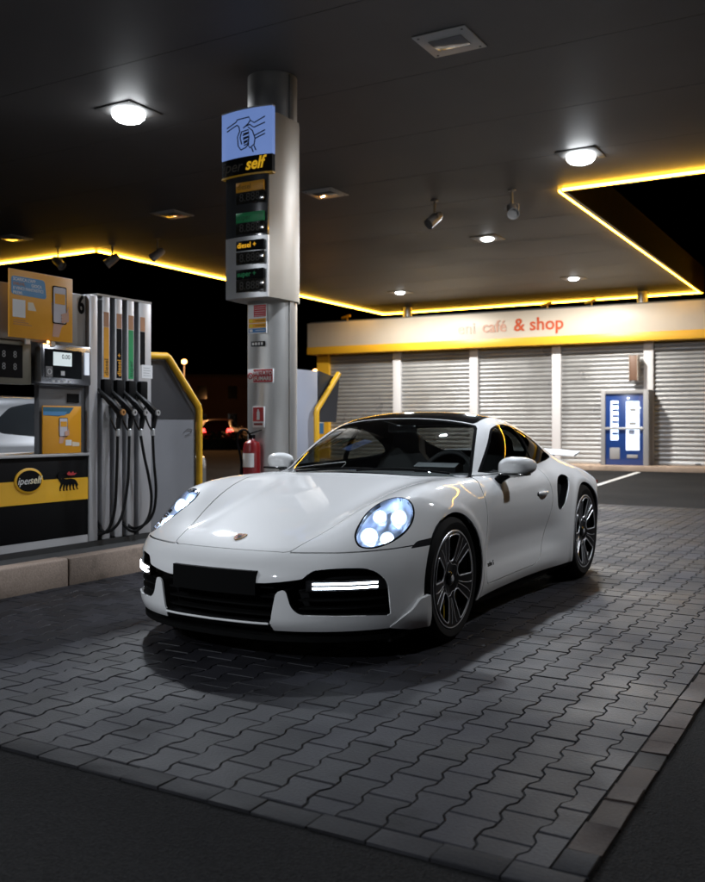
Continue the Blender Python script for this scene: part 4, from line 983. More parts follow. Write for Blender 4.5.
# ================================================================== fuel pump
PXF = -5.60
FP = empty('fuel_pump', (PXF, 0, .188), 0, 'fuel pump with four hanging black nozzles and yellow striped black cabinet', 'fuel pump')
Zp = -.188
RX = (R_(90), 0, R_(90))
def fbox(name, y0, y1, z0, z1, x0, x1, m, parent=None, bev=.0): return MB().box(x0, x1, y0, y1, z0+Zp, z1+Zp, bev).build(name, m, parent or FP)
M_sil = mat('pump_silver', (.50,.50,.51), .38, metal=.35, noise=(2,.06))
M_shade = mat('pump_grey', (.15,.15,.155), .5)
fbox('plinth', 3.75, 6.16, .1885, .232, -.60, .01, mat('plinth_black', (.02,.02,.02), .6))
cab = fbox('lower_cabinet', 3.78, 5.372, .292, .932, -.55, 0, M_black, bev=.004)
fbox('yellow_band', 3.78, 5.371, .581, .757, -.02, .004, M_yellow, cab); fbox('skirt', 3.78, 5.372, .2325, .2915, -.55, .002, M_sil)
fbox('ledge', 3.78, 5.375, .9325, .955, -.56, .02, M_sil, bev=.004)
fbox('side_post', 5.374, 5.468, .233, 2.243, -.56, .012, M_sil, bev=.006); fbox('side_post', 3.72, 3.778, .233, 2.243, -.56, .012, M_sil, bev=.006)
core = fbox('centre_body', 4.90, 5.372, .956, 1.488, -.085, -.03, M_shade, bev=.003)
fbox('card_slot', 5.18, 5.30, 1.36, 1.43, -.03, -.022, M_black, core)
fbox('header', 4.50, 5.372, 1.815, 2.235, -.50, -.02, mat('header_panel', (.33,.30,.27), .5), bev=.004)
text('number', '6', .150, M_black, FP, (-.0185, 5.318, 2.145+Zp), RX, depth=.002, bold=.004).scale = (.95, 1.35, 1)
for i, zz in enumerate((2.06,1.985,1.92)): fbox('text_line', 5.17, 5.225, zz, zz+.006, -.0199, -.0165, M_black)
# payment display
dp = MB(); dp.box(-.10, .05, 4.853, 5.366, 1.492+Zp, 1.812+Zp, .02); dp = dp.build('payment_display', mat('display_steel', (.42,.43,.46), .22, metal=.9), FP)
fbox('dark_glass', 4.885, 5.255, 1.545, 1.765, .0505, .054, mat('display_glass', (.02,.022,.024), .08, coat=1), dp)
sc = fbox('screen', 4.965, 5.15, 1.64, 1.745, .0545, .057, mat('screen_lit', (.5,.55,.55), .3, emit=(.75,.85,.88), es=.55), dp)
text('screen_text', '0.00', .05, M_black, sc, (.0575, 5.09, 1.71+Zp), RX, depth=.0004)
fbox('keypad', 4.89, 4.955, 1.55, 1.63, .0545, .058, mat('keypad_grey', (.25,.25,.26), .4), dp)
MB().lathe([(.022,0),(.022,.006),(.016,.006),(.016,0)], 20, Matrix.Translation((.058,4.922,1.59+Zp)) @ Matrix.Rotation(R_(90),4,'Y')).build('button_ring', M_white, dp)
fbox('receipt_slot', 5.29, 5.335, 1.58, 1.76, .0505, .056, mat('slot_light', (.6,.62,.65), .3, emit=(.8,.88,1), es=.5), dp)
fbox('button', 5.04, 5.075, 1.565, 1.60, .0545, .060, M_white, dp)
for i in range(4): fbox('key', 4.955+i*.055, 4.98+i*.055, 1.512, 1.526, .0505, .055, M_white, dp)
d2 = fbox('price_panel', 4.28, 4.785, 1.485, 1.805, -.10, .02, mat('khaki_panel', (.16,.15,.11), .5), bev=.008)
fbox('dark_glass', 4.32, 4.70, 1.53, 1.775, .0205, .024, M_black, d2)
for j in range(2):
    for i in range(2): text('digits', '8', .07, M_grey, d2, (.0245, 4.53+i*.10, 1.70-j*.09+Zp), RX, depth=.0005)
# frame post left of the see-through gap and rear rail
# logo oval and six-legged dog on the band
b = MB(); M = Matrix.Translation((.003,4.772,.757+Zp)) @ Matrix.Rotation(R_(90),4,'Y'); b.lathe([(0,.010),(.93,.010),(1,.006),(1,0)], 48, M @ Matrix.Diagonal((.098,.134,1,1))); ov = b.build('oval_badge', M_yellow, FP)
b = MB(); b.lathe([(0,.0125),(.97,.0125),(1,.010)], 48, M @ Matrix.Diagonal((.080,.116,1,1))); b.build('badge_field', M_black, ov)
text('lettering', 'iper', .078, M_white, ov, (.0160, 4.722, .757+Zp), RX, depth=.0006, shear=.25)
text('lettering', 'self', .080, mat('print_cream', (.8,.72,.5), .5), ov, (.0160, 4.825, .760+Zp), RX, depth=.0006, shear=.25, bold=.001)
dog = [(0,.62),(.08,.72),(.22,.74),(.40,.70),(.62,.72),(.80,.66),(.90,.52),(.99,.28),(.93,.24),(.94,.10),(1.0,.04),(.92,.03),(.86,.22),(.80,.40),(.77,.22),(.79,.06),(.84,.01),(.74,.0),(.70,.22),(.66,.40),(.61,.24),(.60,.06),(.65,.01),(.55,.0),(.53,.24),(.50,.40),(.45,.24),(.43,.06),(.48,.01),(.38,.0),(.37,.24),(.35,.40),(.30,.22),(.27,.06),(.32,.01),(.22,.0),(.22,.22),(.24,.42),(.16,.26),(.10,.06),(.14,.0),(.05,.0),(.05,.22),(.11,.42),(.08,.52)]
b = MB(); b.prism([(5.062+.205*a, .662+.13*b_+Zp) for a, b_ in dog], 'x', .004, .0065); dg_ = b.build('dog_emblem', M_black, FP)
head = [(.02,.62),(-.06,.80),(-.02,1.08),(.10,1.20),(.22,1.16),(.30,1.22),(.33,1.12),(.46,1.14),(.42,1.04),(.26,1.00),(.16,.92),(.12,.74)]
b = MB(); b.prism([(5.062+.205*a, .662+.13*b_+Zp) for a, b_ in head], 'x', .0045, .007); b.build('dog_head', M_black, dg_)
fl = [(.40,1.02),(.52,1.16),(.60,1.04),(.72,1.14),(.76,1.02),(.90,1.04),(.78,.92),(.62,.90),(.48,.92)]
b = MB(); b.prism([(5.062+.205*a, .662+.13*b_+Zp) for a, b_ in fl], 'x', .0045, .0075); b.build('dog_flame', M_red, dg_)
# hose module
fbox('hose_backing', 5.469, 6.105, .24, 2.225, -.50, -.085, mat('channel_black', (.004,.004,.0045), .65, spec=.06))
strips = [(5.527,5.612),(5.674,5.756),(5.815,5.898),(5.958,6.112)]
labs = [(M_orange,'diesel',mat('print_dark',(.10,.05,.0),.5)), (M_black,'diesel +',M_orange), (M_green,'super',mat('print_dkgreen2',(.0,.10,.04),.5)), (M_black,'',M_orange)]
M_tan = mat('print_tan', (.46,.22,.11), .5)
for (ya, yb), (mb_, tx, fg) in zip(strips, labs):
    st = fbox('silver_strip', ya, yb, .235, 2.245, -.084, .004, M_sil, bev=.004)
    yc = ya+.044; fbox('tan_label', yc-.028, yc+.030, 1.996, 2.118, .0042, .0062, M_tan, st)
    lb_ = fbox('fuel_label', yc-.028, yc+.030, 1.575 if tx else 1.70, 1.992, .0042, .0062, mb_, st)
    if tx:
        me = text_mesh(tx, .062, .0004, .0008, 0, align='LEFT'); me.materials.clear(); me.materials.append(fg); o = link('lettering', me, lb_); o.matrix_local = Matrix.Translation((.0068, yc+.001, 1.59+Zp)) @ Matrix(((0,0,1),(0,-1,0),(1,0,0))).to_4x4() @ Matrix.Diagonal((1,1,1,1))
        # letters climb the strip
        o.matrix_local = Matrix.Translation((.0068, yc+.003, 1.59+Zp)) @ (Matrix((Vector((0,0,1)), Vector((0,-1,0)), Vector((1,0,0)))).transposed().to_4x4())
    fbox('boot', ya-.002, ya+.086, 1.40, 1.56, -.02, .03, M_black, st, bev=.008)
fbox('top_cap', 5.469, 6.114, 2.246, 2.262, -.50, .006, M_sil)
fbox('paper_notice', 5.99, 6.125, 1.588, 1.705, .0045, .0065, M_white); 
for i in range(4): fbox('text_line', 6.01, 6.10-.01*(i%2), 1.61+i*.022, 1.614+i*.022, .0066, .0072, M_grey)
M_noz = mat('nozzle_black', (.007,.007,.0075), .4, spec=.3); M_hose = mat('hose_rubber', (.006,.006,.0065), .5, spec=.25)
for i, (yr, bot) in enumerate(((5.60, 'a'), (5.735, 'b'), (5.872, 'c'), (6.02, 'd'))):
    nz_ = empty('nozzle', (.13, yr, 1.285+Zp)); nz_.parent = FP
    b = MB(); b.tube([(-.13,-.12,.19),(-.09,-.105,.15),(-.03,-.055,.07),(0,0,0),(0,.005,-.05)], [.014,.018,.030,.034,.026], 10); b.build('grip', M_noz, nz_)
    b = MB(); b.tube([(-.15,-.135,.20),(-.06,-.085,.115)], .0115, 10); b.build('spout', M_silver, nz_)
    b = MB(); b.tube(spl([(-.05,-.07,.05),(-.02,-.085,-.05),(.0,-.05,-.14),(.0,-.005,-.15)], 5, False), .008, 6); b.build('lever_guard', M_noz, nz_)
    b = MB(); b.lathe([(.026,0),(.026,.014),(.012,.014),(.012,.004),(0,.004)], 20, Matrix.Translation((.028,0,0)) @ Matrix.Rotation(R_(90),4,'Y')); b.build('cap_ring', mat('ring_copper',(.55,.28,.10),.35,metal=.5) if i == 0 else M_alu, nz_)
    b = MB(); b.tube([(0,-.005,-.05),(0,-.02,-.14)], [.026,.018], 10); b.build('handle', M_noz, nz_)
    b = MB(); b.lathe([(.016,-.03),(.019,-.026),(.019,.026),(.016,.03)], 14, Matrix.Translation((0,-.026,-.168))); b.build('coupling', M_alu, nz_)
    y0 = yr-.026
    if bot == 'a': pp = [(.13,y0,1.09),(.125,y0-.004,.80),(.11,y0-.010,.50),(.07,y0-.03,.34),(.03,y0-.075,.285),(-.02,y0-.11,.30),(-.09,y0-.11,.42)]
    elif bot == 'b': pp = [(.13,y0,1.09),(.13,y0-.005,.90),(.13,y0-.02,.68),(.12,y0-.07,.44),(.09,y0-.13,.33),(.03,y0-.19,.30),(-.09,y0-.20,.42)]
    elif bot == 'c': pp = [(.13,y0,1.09),(.14,y0+.03,.92),(.15,y0+.075,.74),(.15,y0+.11,.56),(.14,y0+.09,.40),(.10,y0+.03,.30),(.04,y0-.03,.28),(-.09,y0-.06,.40)]
    else: pp = [(.13,y0,1.09),(.135,y0+.01,.86),(.14,y0+.03,.62),(.13,y0+.01,.43),(.10,y0-.06,.33),(.03,y0-.15,.30),(-.09,y0-.17,.42)]
    MB().tube([(p[0], p[1], p[2]+Zp) for p in spl(pp, 8, False)], .0125, 10).build('hose', M_hose, FP)
# posters
def poster(name, y0, y1, z0, z1, x, label, big):
    t = empty(name, (x, (y0+y1)/2, z0), 0, label, 'poster'); w, hh = y1-y0, z1-z0
    def pb(nm, ya, yb, za, zb, o, m, par=t, bev=0): return MB().box(o, o+.0015, ya*w-w/2, yb*w-w/2, za*hh, zb*hh, bev).build(nm, m, par)
    MB().box(-.012, 0, -w/2, w/2, 0, hh, .002).build('board', mat('poster_orange', (.82,.36,.015), .4), t)
    def poly(nm, pts, o, m): b = MB(); b.prism([(a*w-w/2, c*hh) for a, c in pts], 'x', o, o+.0012); return b.build(nm, m, t)
    if big:
        poly('blue_field', roundpoly([(.03,.63),(.03,.90),(.54,.90),(.57,.62)], .05, 4), .0005, mat('poster_blue', (.10,.30,.55), .4))
        for i, (s_, m_) in enumerate((("SCARICA L'APP", M_white), ("ENILIVE,", M_tan), ("E VINCI FANTASTICI", M_white), ("PREMI.", M_white))):
            text('lettering', s_, .0305*w/.6, m_, t, (.0022, (.055-.5)*w, (.855-.066*i)*hh), RX, depth=.0003, align='LEFT', bold=.0008)
        text('lettering', "GIOCA", .0305*w/.6, M_white, t, (.0022, (.33-.5)*w, .789*hh), RX, depth=.0003, align='LEFT', bold=.0008)
        poly('label_patch', [(.05,.30),(.05,.56),(.24,.56),(.24,.30)], .0005, M_white); poly('label_patch', [(.28,.42),(.28,.54),(.36,.54),(.41,.42)], .0005, mat('poster_cream', (.75,.65,.5), .5))
        for i in range(3): poly('text_line', [(.06,.19+.03*i),(.06,.20+.03*i),(.34-.05*i,.20+.03*i),(.34-.05*i,.19+.03*i)], .0005, M_tan)
        cx0, cz0, sx, sz = .78, .56, .115, .29
    else:
        poly('blue_field', [(.0,.80),(.0,.97),(.80,.97),(.68,.84),(.40,.78)], .0005, mat('poster_teal', (.03,.16,.26), .4))
        poly('blue_field', [(.0,.80),(.0,.88),(.62,.88),(.55,.80)], .0018, mat('poster_blue', (.10,.30,.55), .4))
        poly('label_patch', [(.58,.16),(.58,.28),(.74,.28),(.74,.16)], .0005, M_white); poly('label_patch', [(.76,.14),(.76,.24),(.95,.22),(.95,.14)], .0005, mat('poster_cream', (.75,.65,.5), .5))
        cx0, cz0, sx, sz = .52, .55, .115, .20
    hand = [(-1.0,-1.70),(-.9,-1.2),(-.75,-.8),(-1.05,-.55),(-1.12,-.30),(-1.15,.10),(-.9,.12),(-.8,-.25),(-.6,-.40),(1.0,-.30),(1.3,-.05),(1.35,.05),(1.2,-.42),(1.05,-.72),(.7,-1.0),(.3,-1.15),(.05,-1.5),(-.1,-1.70)]
    poly('printed_hand', [(cx0+a*sx, cz0+c*sz) for a, c in hand if True], .0005, M_skin)
    poly('printed_phone', roundpoly([(cx0-sx,cz0-sz),(cx0-sx,cz0+sz),(cx0+sx,cz0+sz),(cx0+sx,cz0-sz)], .03, 4), .0020, M_black)
    poly('phone_screen', roundpoly([(cx0-sx*.88,cz0-sz*.94),(cx0-sx*.88,cz0+sz*.94),(cx0+sx*.88,cz0+sz*.94),(cx0+sx*.88,cz0-sz*.94)], .025, 4), .0034, mat('poster_screen', (.62,.60,.66), .4))
    poly('phone_field', [(cx0-sx*.7,cz0+sz*.05),(cx0-sx*.7,cz0+sz*.6),(cx0+sx*.75,cz0+sz*.6),(cx0+sx*.75,cz0+sz*.05)], .0048, M_orange)
    for k_ in range(3): poly('printed_finger', roundpoly([(cx0+sx*(.25+.0*k_),cz0-sz*(.62+.17*k_)),(cx0+sx*.1,cz0-sz*(.48+.17*k_)),(cx0+sx*1.25,cz0-sz*(.30+.17*k_)),(cx0+sx*1.25,cz0-sz*(.50+.17*k_))], .02, 3), .0062+.0014*k_, M_skin)
    return t
t = poster('app_poster', 4.535, 5.140, 1.825, 2.326, PXF+.075, 'large orange poster of a hand with a phone on top of the pump', True)
t.rotation_euler = (0, 0, R_(0))
b = MB(); b.box(-.03,-.012,-.14,-.10,-.04,.06); b.build('clip', M_alu, t); b = MB(); b.box(-.03,-.012,.10,.14,-.04,.06); b.build('clip', M_alu, t)
b = MB(); b.lathe([(0,.012),(.010,.008),(.012,0)], 12, Matrix.Translation((-.004,.06,-.012)) @ Matrix.Rotation(R_(90),4,'Y')); b.build('indicator', mat('indicator_amber', (1,.5,.1), .3, emit=(1,.55,.15), es=6), t)
poster('app_poster', 4.905, 5.292, .958, 1.33, PXF+.008, 'small orange poster of a hand with a phone below the pump display', False)

# ================================================================== terminals with yellow guard rails
M_tgrey = mat('terminal_grey', (.20,.205,.22), .45, noise=(1.5,.08)); M_tdark = mat('terminal_dark', (.035,.036,.04), .4)
t = empty('payment_terminal', (-5.78, 6.25, .188), 0, 'grey terminal with bent yellow guard rail between the nozzles and the column', 'terminal')
MB().prism([(.0,0),(.69,0),(.69,1.14),(.245,1.61),(0,1.60)], 'x', -.50, 0).build('side_panel', M_tgrey, t)
MB().box(-.95,-.52,.10,.72,0,1.655,.01).build('dark_cabinet', M_tdark, t)
MB().prism([(.02,1.05),(.66,1.05),(.66,1.10),(.24,1.585),(.02,1.575)], 'x', .001, .006).build('upper_panel', M_tdark, t)
b = MB(); b.tube([(.012,.50,.92),(.012,.56,.955),(.012,.62,.95),(.012,.60,.915),(.012,.52,.89)], .003, 6); b.build('scuff_mark', M_tdark, t)
b = MB(); b.tube([(.03,-.10,1.615),(.03,.235,1.63),(.03,.262,1.615),(.03,.690,1.175),(.03,.705,1.14),(.03,.705,0)], .032, 14); b.build('guard_rail', M_yellow, t)
t = empty('payment_terminal', (-6.2, 9.3, .188), 0, 'pale grey terminal with slanting yellow guard rail seen just right of the column', 'terminal')
MB().box(-.62,-.02,.0,.55,0,1.675,.01).build('cabinet', mat('terminal_pale', (.30,.32,.38), .45), t)
MB().prism([(.55,1.03),(1.02,1.03),(1.10,1.60),(.60,1.68)], 'x', -.30, -.03).build('dark_hood', M_tdark, t)
b = MB(); b.tube([(.04,.44,0),(.04,.425,1.14),(.04,.44,1.19),(.04,.965,1.66)], .036, 14); b.build('guard_rail', M_yellow, t)
# ================================================================== shop
SH = empty('shop_building', (-5.70, 25.10, 0), R_(2.0), 'low shop with white and yellow fascia and closed silver roller shutters', 'shop')
M_shut = stone_mat('shutter_steel', (.37,.375,.385), .05, .42, stain=.10, grain=.04); M_shut.node_tree.nodes['Principled BSDF'].inputs['Metallic'].default_value = .45; M_shut.node_tree.nodes['Principled BSDF'].inputs['Specular IOR Level'].default_value = .5; M_pil = mat('pilaster_white', (.62,.62,.65), .45)
M_fw = mat('fascia_panel', (.60,.54,.46), .42, noise=(.7,.08)); M_fy = mat('fascia_yellow', (.80,.44,.03), .4)
MB().box(-10.0, 12.0, .25, 9.0, -.03, 3.9).build('wall', mat('shop_wall', (.30,.29,.28), .7), SH)
fa = MB().box(-10.05, 12.0, -.45, .26, 3.621, 4.365, .006).build('fascia', M_fw, SH)
MB().box(-10.06, 12.0, -.462, .26, 3.395, 3.6205, .006).build('fascia_band', M_fy, SH)
MB().box(-9.98, 12.0, -.44, 9.0, 4.366, 4.40).build('roof', mat('shop_roof', (.12,.12,.12), .8), SH)
MB().box(-9.93, -9.50, -.06, .24, .12, 3.394).build('corner_pillar', M_fy, SH)
MB().box(-9.90,-9.68,-.066,-.0605,.90,1.42).build('blue_notice', M_blue, SH); MB().box(-9.88,-9.70,-.068,-.0665,1.24,1.32).build('notice_panel', M_white, SH)
xs_p = [-7.14,-4.66,-2.22,.27,2.74,5.2]
for xp in xs_p: MB().box(xp-.125, xp+.125, -.05, .24, .12, 3.394, .008).build('pilaster', M_pil, SH)
M_vf0 = mat('lock_grey', (.12,.12,.12), .4, metal=.5)
# one roller slat, shared by every slat of a shutter
def slat_mesh(wd):
    b = MB(); pr = []
    for i in range(9):
        tt = i/8; pr.append((-.030*math.sin(math.pi*tt)**.8, .118*tt))
    pr += [(.012,.118),(.012,0)]
    b.prism(pr, 'x', -wd/2, wd/2); me = b.mesh('slat', M_shut); me.set_sharp_from_angle(angle=R_(40))
    return me
bounds = [-9.5]+xs_p
for a, bq in zip(bounds, bounds[1:]):
    x0, x1 = (a if a == -9.5 else a+.125), bq-.125; sh_ = empty('shutter', ((x0+x1)/2, .08, .12)); sh_.parent = SH
    me = slat_mesh(x1-x0-.01); n = 27
    for i in range(n): link('slat', me, sh_, (0, (random.random()-.5)*.004, i*.121), (R_((random.random()-.5)*1.2), 0, R_((random.random()-.5)*.06)))
    MB().box(-(x1-x0)/2+.01, (x1-x0)/2-.01, -.05, -.035, .004, .075, .003).build('bottom_rail', M_alu, sh_)
    MB().box(-.07, .07, -.075, -.0505, .02, .06, .006).build('lock', M_vf0, sh_)
    MB().box(-(x1-x0)/2+.003, (x1-x0)/2-.003, .014, .05, 0, 3.27).build('shutter_back', mat('shutter_back', (.12,.12,.12), .6), sh_)
step = MB().box(-10.4, 12.0, -1.05, .25, -.03, .12, .01).build('shop_step', stone_mat('shop_step_stone', (.42,.32,.25), .15, .7)); tag(step, 'low kerb step running along the shop front', 'step', kind='structure'); step.location = (-5.70, 25.10, 0); step.rotation_euler = (0,0,R_(2.0))
M_let = mat('letter_red', (.55,.09,.03), .4)
text('lettering', '& shop', .50, M_let, fa, (-2.60, -.455, 3.965), (R_(90),0,0), depth=.012, bold=.006)
text('lettering', 'caf\u00e9', .46, mat('letter_glare_washed', (.60,.34,.26), .4), fa, (-3.88, -.455, 3.955), (R_(90),0,0), depth=.012, bold=.004)  # red lightened as if glare washed the letters out
text('lettering', 'eni', .46, mat('letter_glare_pale', (.50,.40,.33), .4), fa, (-4.72, -.455, 3.94), (R_(90),0,0), depth=.012, bold=.002)  # overexposure put into the colour of these letters
# posts between shop roof and canopy, small yellow bracket lamps on the roof
for (x, lab) in ((-7.0, 'grey round post between shop roof and canopy over the first pilaster'), (.02, 'grey round post between shop roof and canopy above the vending machine')):
    p = Vector((-5.70,25.10,0)) + Matrix.Rotation(R_(2.0),3,'Z') @ Vector((x, .45, 0)); t = empty('canopy_post', (p.x, p.y, 4.40), 0, lab, 'post', 'posts on the shop roof')
    MB().lathe([(.14,0),(.14,.46)], 28).build('shaft', M_col, t); b = MB(); b.lathe([(.20,0),(.20,.025),(.145,.04)], 28); b.build('base_ring', M_col, t)
for x, lab in ((-9.0,'yellow bracket lamp standing on the far end of the shop roof'), (-2.55,'yellow bracket lamp on the shop roof above the word shop'), (-1.3,'tilted yellow bracket lamp on the shop roof near the right post')):
    p = Vector((-5.70,25.10,0)) + Matrix.Rotation(R_(2.0),3,'Z') @ Vector((x, .25, 0)); t = empty('roof_lamp', (p.x, p.y, 4.40), 0, lab, 'lamp', 'yellow lamps on the shop roof')
    b = MB(); b.tube([(0,0,0),(0,0,.17)], .02, 8); b.build('stem', M_yellow, t); b = MB(); b.box(-.16,.16,-.05,.05,.17,.24,.01,Matrix.Rotation(R_(-12),4,'Y')); b.build('head', M_yellow, t)
# vending machine in a grey frame
V = empty('vending_machine', (-5.70+math.sin(R_(2))*.0, 25.10, .12), R_(2.0), 'blue vending machine with lit white panels in a grey housing', 'vending machine')
M_vf = mat('vending_frame', (.27,.27,.28), .45); M_vb = mat('vending_blue', (.012,.045,.20), .3, coat=.4); M_vl = mat('vending_light', (.8,.85,.95), .4, emit=(.62,.78,1.0), es=1.5)
b = MB(); b.box(-.85,-.735,-.65,-.02,0,1.985,.006); b.build('housing_side', M_vf, V); b = MB(); b.box(.245,.385,-.65,-.02,0,1.985,.006); b.build('housing_side', M_vf, V)
MB().box(-.7345,.2445,-.65,-.02,1.885,1.985,.006).build('housing_top', M_vf, V); MB().box(-.7345,.2445,-.662,-.64,.94,1.0,.004).build('bar', M_alu, V)
MB().box(-.73,.24,-.60,-.03,.002,1.88,.006).build('cabinet', M_vb, V)
MB().box(-.20,.14,-.604,-.598,.40,1.68,.01).build('light_panel', M_vl, V); MB().box(-.60,-.40,-.604,-.598,.66,1.70,.01).build('light_panel', M_vl, V)
for i in range(6): MB().box(-.56,-.405,-.612,-.6035,.80+i*.155,.86+i*.155,.004).build('product_button', M_vb, V)
MB().box(-.10,.05,-.607,-.6035,1.42,1.50).build('printed_panel', M_grey, V); MB().box(-.12,.06,-.607,-.6035,1.06,1.14).build('printed_panel', M_grey, V); MB().box(-.13,.02,-.607,-.6035,.80,.93).build('printed_panel', mat('panel_pale',(.4,.45,.6),.5), V)
MB().box(-.62,-.36,-.615,-.598,.16,.46,.01).build('delivery_flap', M_vf, V); MB().box(-.18,.10,-.62,-.598,.19,.28,.01).build('delivery_flap', M_vf, V)
MB().box(.17,.215,-.612,-.598,.92,1.02,.004).build('coin_slot', M_alu, V)
p = Vector((-5.70,25.10,0)) + Matrix.Rotation(R_(2.0),3,'Z') @ Vector((-.05, 0, 2.36)); t = empty('projecting_sign', p, R_(2.0), 'small box sign sticking out above the vending machine', 'sign')
MB().box(-.10,.10,-.42,-.12,.0,.66,.01).build('box', mat('sign_box_brown', (.16,.09,.06), .5), t); MB().box(-.03,.03,-.12,.02,.28,.38).build('arm', M_vf, t); MB().box(-.115,-.1005,-.44,-.10,-.02,.68,.004).build('frame', mat('sign_frame', (.5,.45,.4), .4), t); MB().box(.1005,.115,-.44,-.10,-.02,.68,.004).build('frame', mat('sign_frame', (.5,.45,.4), .4), t)

# ================================================================== other cars
H_top = Tab([(-.9,.55),(-.8,.72),(-.6,.80),(0,.90),(.45,.97),(.9,.98),(2.6,.98),(3.3,.98),(3.4,.95)], .05)
H_roof = Tab([(.2,.80),(.45,.97),(.8,1.20),(1.15,1.40),(1.5,1.49),(2.0,1.52),(2.6,1.51),(3.0,1.46),(3.2,1.32),(3.35,1.08),(3.45,.85)], .04)
def hatF(x, y, z):
    ax = np.sqrt(x*x+1e-8)
    W = .88-.10*np.clip((z-.75)/.3, 0, 1)**2-.06*np.clip((.35-z)/.25, 0, 1)**2
    f = smax(smax(z-H_top(y)+.25*np.maximum(ax-.55, 0)**2*2, ax-W, .12), smax((-.88+.45*(ax/.9)**4+.25*np.clip(z-.62, 0, 1)**1.5)-y, y-(3.36-.25*(ax/.9)**4), .06), .10)
    f = smax(f, .18-z, .05)
    g = smax((z-H_roof(y-.15*ax*ax)+.10*ax*ax)*.85, ax-(.80-.42*np.maximum(z-.95, -.1)), .10)
    g = np.maximum(g, np.maximum(.85-z, .3-y)); return smin(f, g, .03)
def hatG(P):
    e = 1e-3; x, y, z = P.T
    return np.stack([hatF(x+e,y,z)-hatF(x-e,y,z), hatF(x,y+e,z)-hatF(x,y-e,z), hatF(x,y,z+e)-hatF(x,y,z-e)], 1)/(2*e)
hatP, hatN, hatT = iso_mesh(hatF, (-.96,-1.0,.1), (.96,3.5,1.6), .04, hatG)
swin = roundpoly([(.62,1.0),(1.05,1.30),(1.35,1.40),(2.2,1.43),(2.5,1.38),(2.78,1.20),(2.72,1.10),(1.8,1.02)], .06, 4)
def gs(Q): return np.where(np.abs(Q[:,0]) > .45, poly_sd(swin, Q[:,1], Q[:,2]), 1.)
wsp = np.array([(-.66,.62),(0,.48),(.66,.62),(.55,1.22),(0,1.12),(-.55,1.22)])
def gw(Q): return np.where(Q[:,2] > .92, poly_sd(wsp, Q[:,0], Q[:,1]), 1.)
def ga(Q): return np.where(np.abs(Q[:,0]) > .45, np.minimum(np.hypot(Q[:,1], Q[:,2]-.31), np.hypot(Q[:,1]-2.55, Q[:,2]-.31))-.345, 1.)
hlp = roundpoly([(.45,.60),(.80,.62),(.84,.74),(.62,.73)], .03, 3)
def gh(Q): return np.where((Q[:,1] < 0), poly_sd(hlp, np.abs(Q[:,0]), Q[:,2]), 1.)
rlp = np.array([(.55,.80),(.86,.80),(.86,1.0),(.60,1.0)])
def gr(Q): return np.where((Q[:,1] > 3.0), poly_sd(rlp, np.abs(Q[:,0]), Q[:,2]), 1.)
for gf in (gs, gw, ga, gh, gr): hatP, hatN, hatT = split_mesh(hatP, hatN, hatT, gf)
hC = hatP[hatT].mean(1); rA = ga(hC) < 0; rS = (gs(hC) < 0) & ~rA; rW = gw(hC) < 0; rH = gh(hC) < 0; rR = gr(hC) < 0; rB = ~(rA | rS | rW | rH | rR)
def hsub(m, name, mtl):
    t = hatT[m]; u, inv = np.unique(t, return_inverse=True); me = bpy.data.meshes.new(name); me.from_pydata(hatP[u].tolist(), [], inv.reshape(-1,3).tolist()); me.materials.append(mtl)
    me.polygons.foreach_set('use_smooth', np.ones(len(me.polygons), bool)); me.normals_split_custom_set_from_vertices(hatN[u].tolist()); return me
M_wglass = mat('far_car_glass', (.012,.014,.016), .06, coat=1.0)
hm = {'body': hsub(rB, 'body', mat('silver_paint', (.17,.175,.185), .28, metal=.5, coat=.8)), 'side_window': [hsub(rS & (hC[:,0] > 0), 'side_window', M_wglass), hsub(rS & (hC[:,0] < 0), 'side_window', M_wglass)], 'windscreen': hsub(rW, 'windscreen', M_wglass)}
hl_m = [hsub(rH & (hC[:,0]*s > 0), 'headlight', mat('far_lamp', (.6,.65,.7), .1, metal=.6)) for s in (1,-1)]; rl_m = [hsub(rR & (hC[:,0]*s > 0), 'tail_light', mat('far_tail', (.5,.02,.02), .3, emit=(1,.04,.03), es=.0)) for s in (1,-1)]
M_tail_on = mat('far_tail_lit', (.5,.02,.02), .3, emit=(1,.05,.04), es=6)
b = MB(); b.lathe([(.0,.0),(.19,.0),(.20,-.02),(.205,.0),(.30,.004),(.312,-.02),(.312,-.18),(.2,-.2)], 36); wm = b.mesh('wheel', M_tyre)
b = MB(); b.lathe([(.0,.006),(.05,.008),(.06,.004)], 20)
for k in range(5): b.box(.04,.195,-.022,.022,.001,.009,0,Matrix.Rotation(R_(72*k),4,'Z'))
wr = b.mesh('rim', M_alu)
def hatch(name, loc, rz, label, cat, paint=None, tail=False):
    t = empty(name, loc, rz, label, cat)
    o = link('body', hm['body'] if paint is None else hm['body'].copy(), t)
    if paint is not None: o.data.materials.clear(); o.data.materials.append(paint)
    for m in hm['side_window']: link('side_window', m, t)
    link('windscreen', hm['windscreen'], t)
    for m in hl_m: link('headlight', m, t)
    for m in rl_m:
        m2 = m if not tail else m.copy()
        if tail: m2.materials.clear(); m2.materials.append(M_tail_on)
        link('tail_light', m2, t)
    for s in (1, -1):
        for yy in (0, 2.55):
            w = link('wheel', wm, t, (s*.86, yy, .312), (0, R_(90*s), 0)); link('rim', wr, w)
        mb_ = MB(); mb_.box(s*.93-.08, s*.93+.08, .72, .80, .98, 1.10, .02); mb_.build('wing_mirror', hm['body'].materials[0] if paint is None else paint, t)
    return t
hatch('hatchback', (-8.80, 9.22, -.009), R_(180), 'silver hatchback half hidden behind the fuel pump', 'car')
hatch('hatchback', (-32.2, 41.4, -.009), R_(208), 'dark red car parked far off beside the column, tail lamps lit', 'car', mat('red_paint', (.30,.05,.03), .35, coat=.6), True)
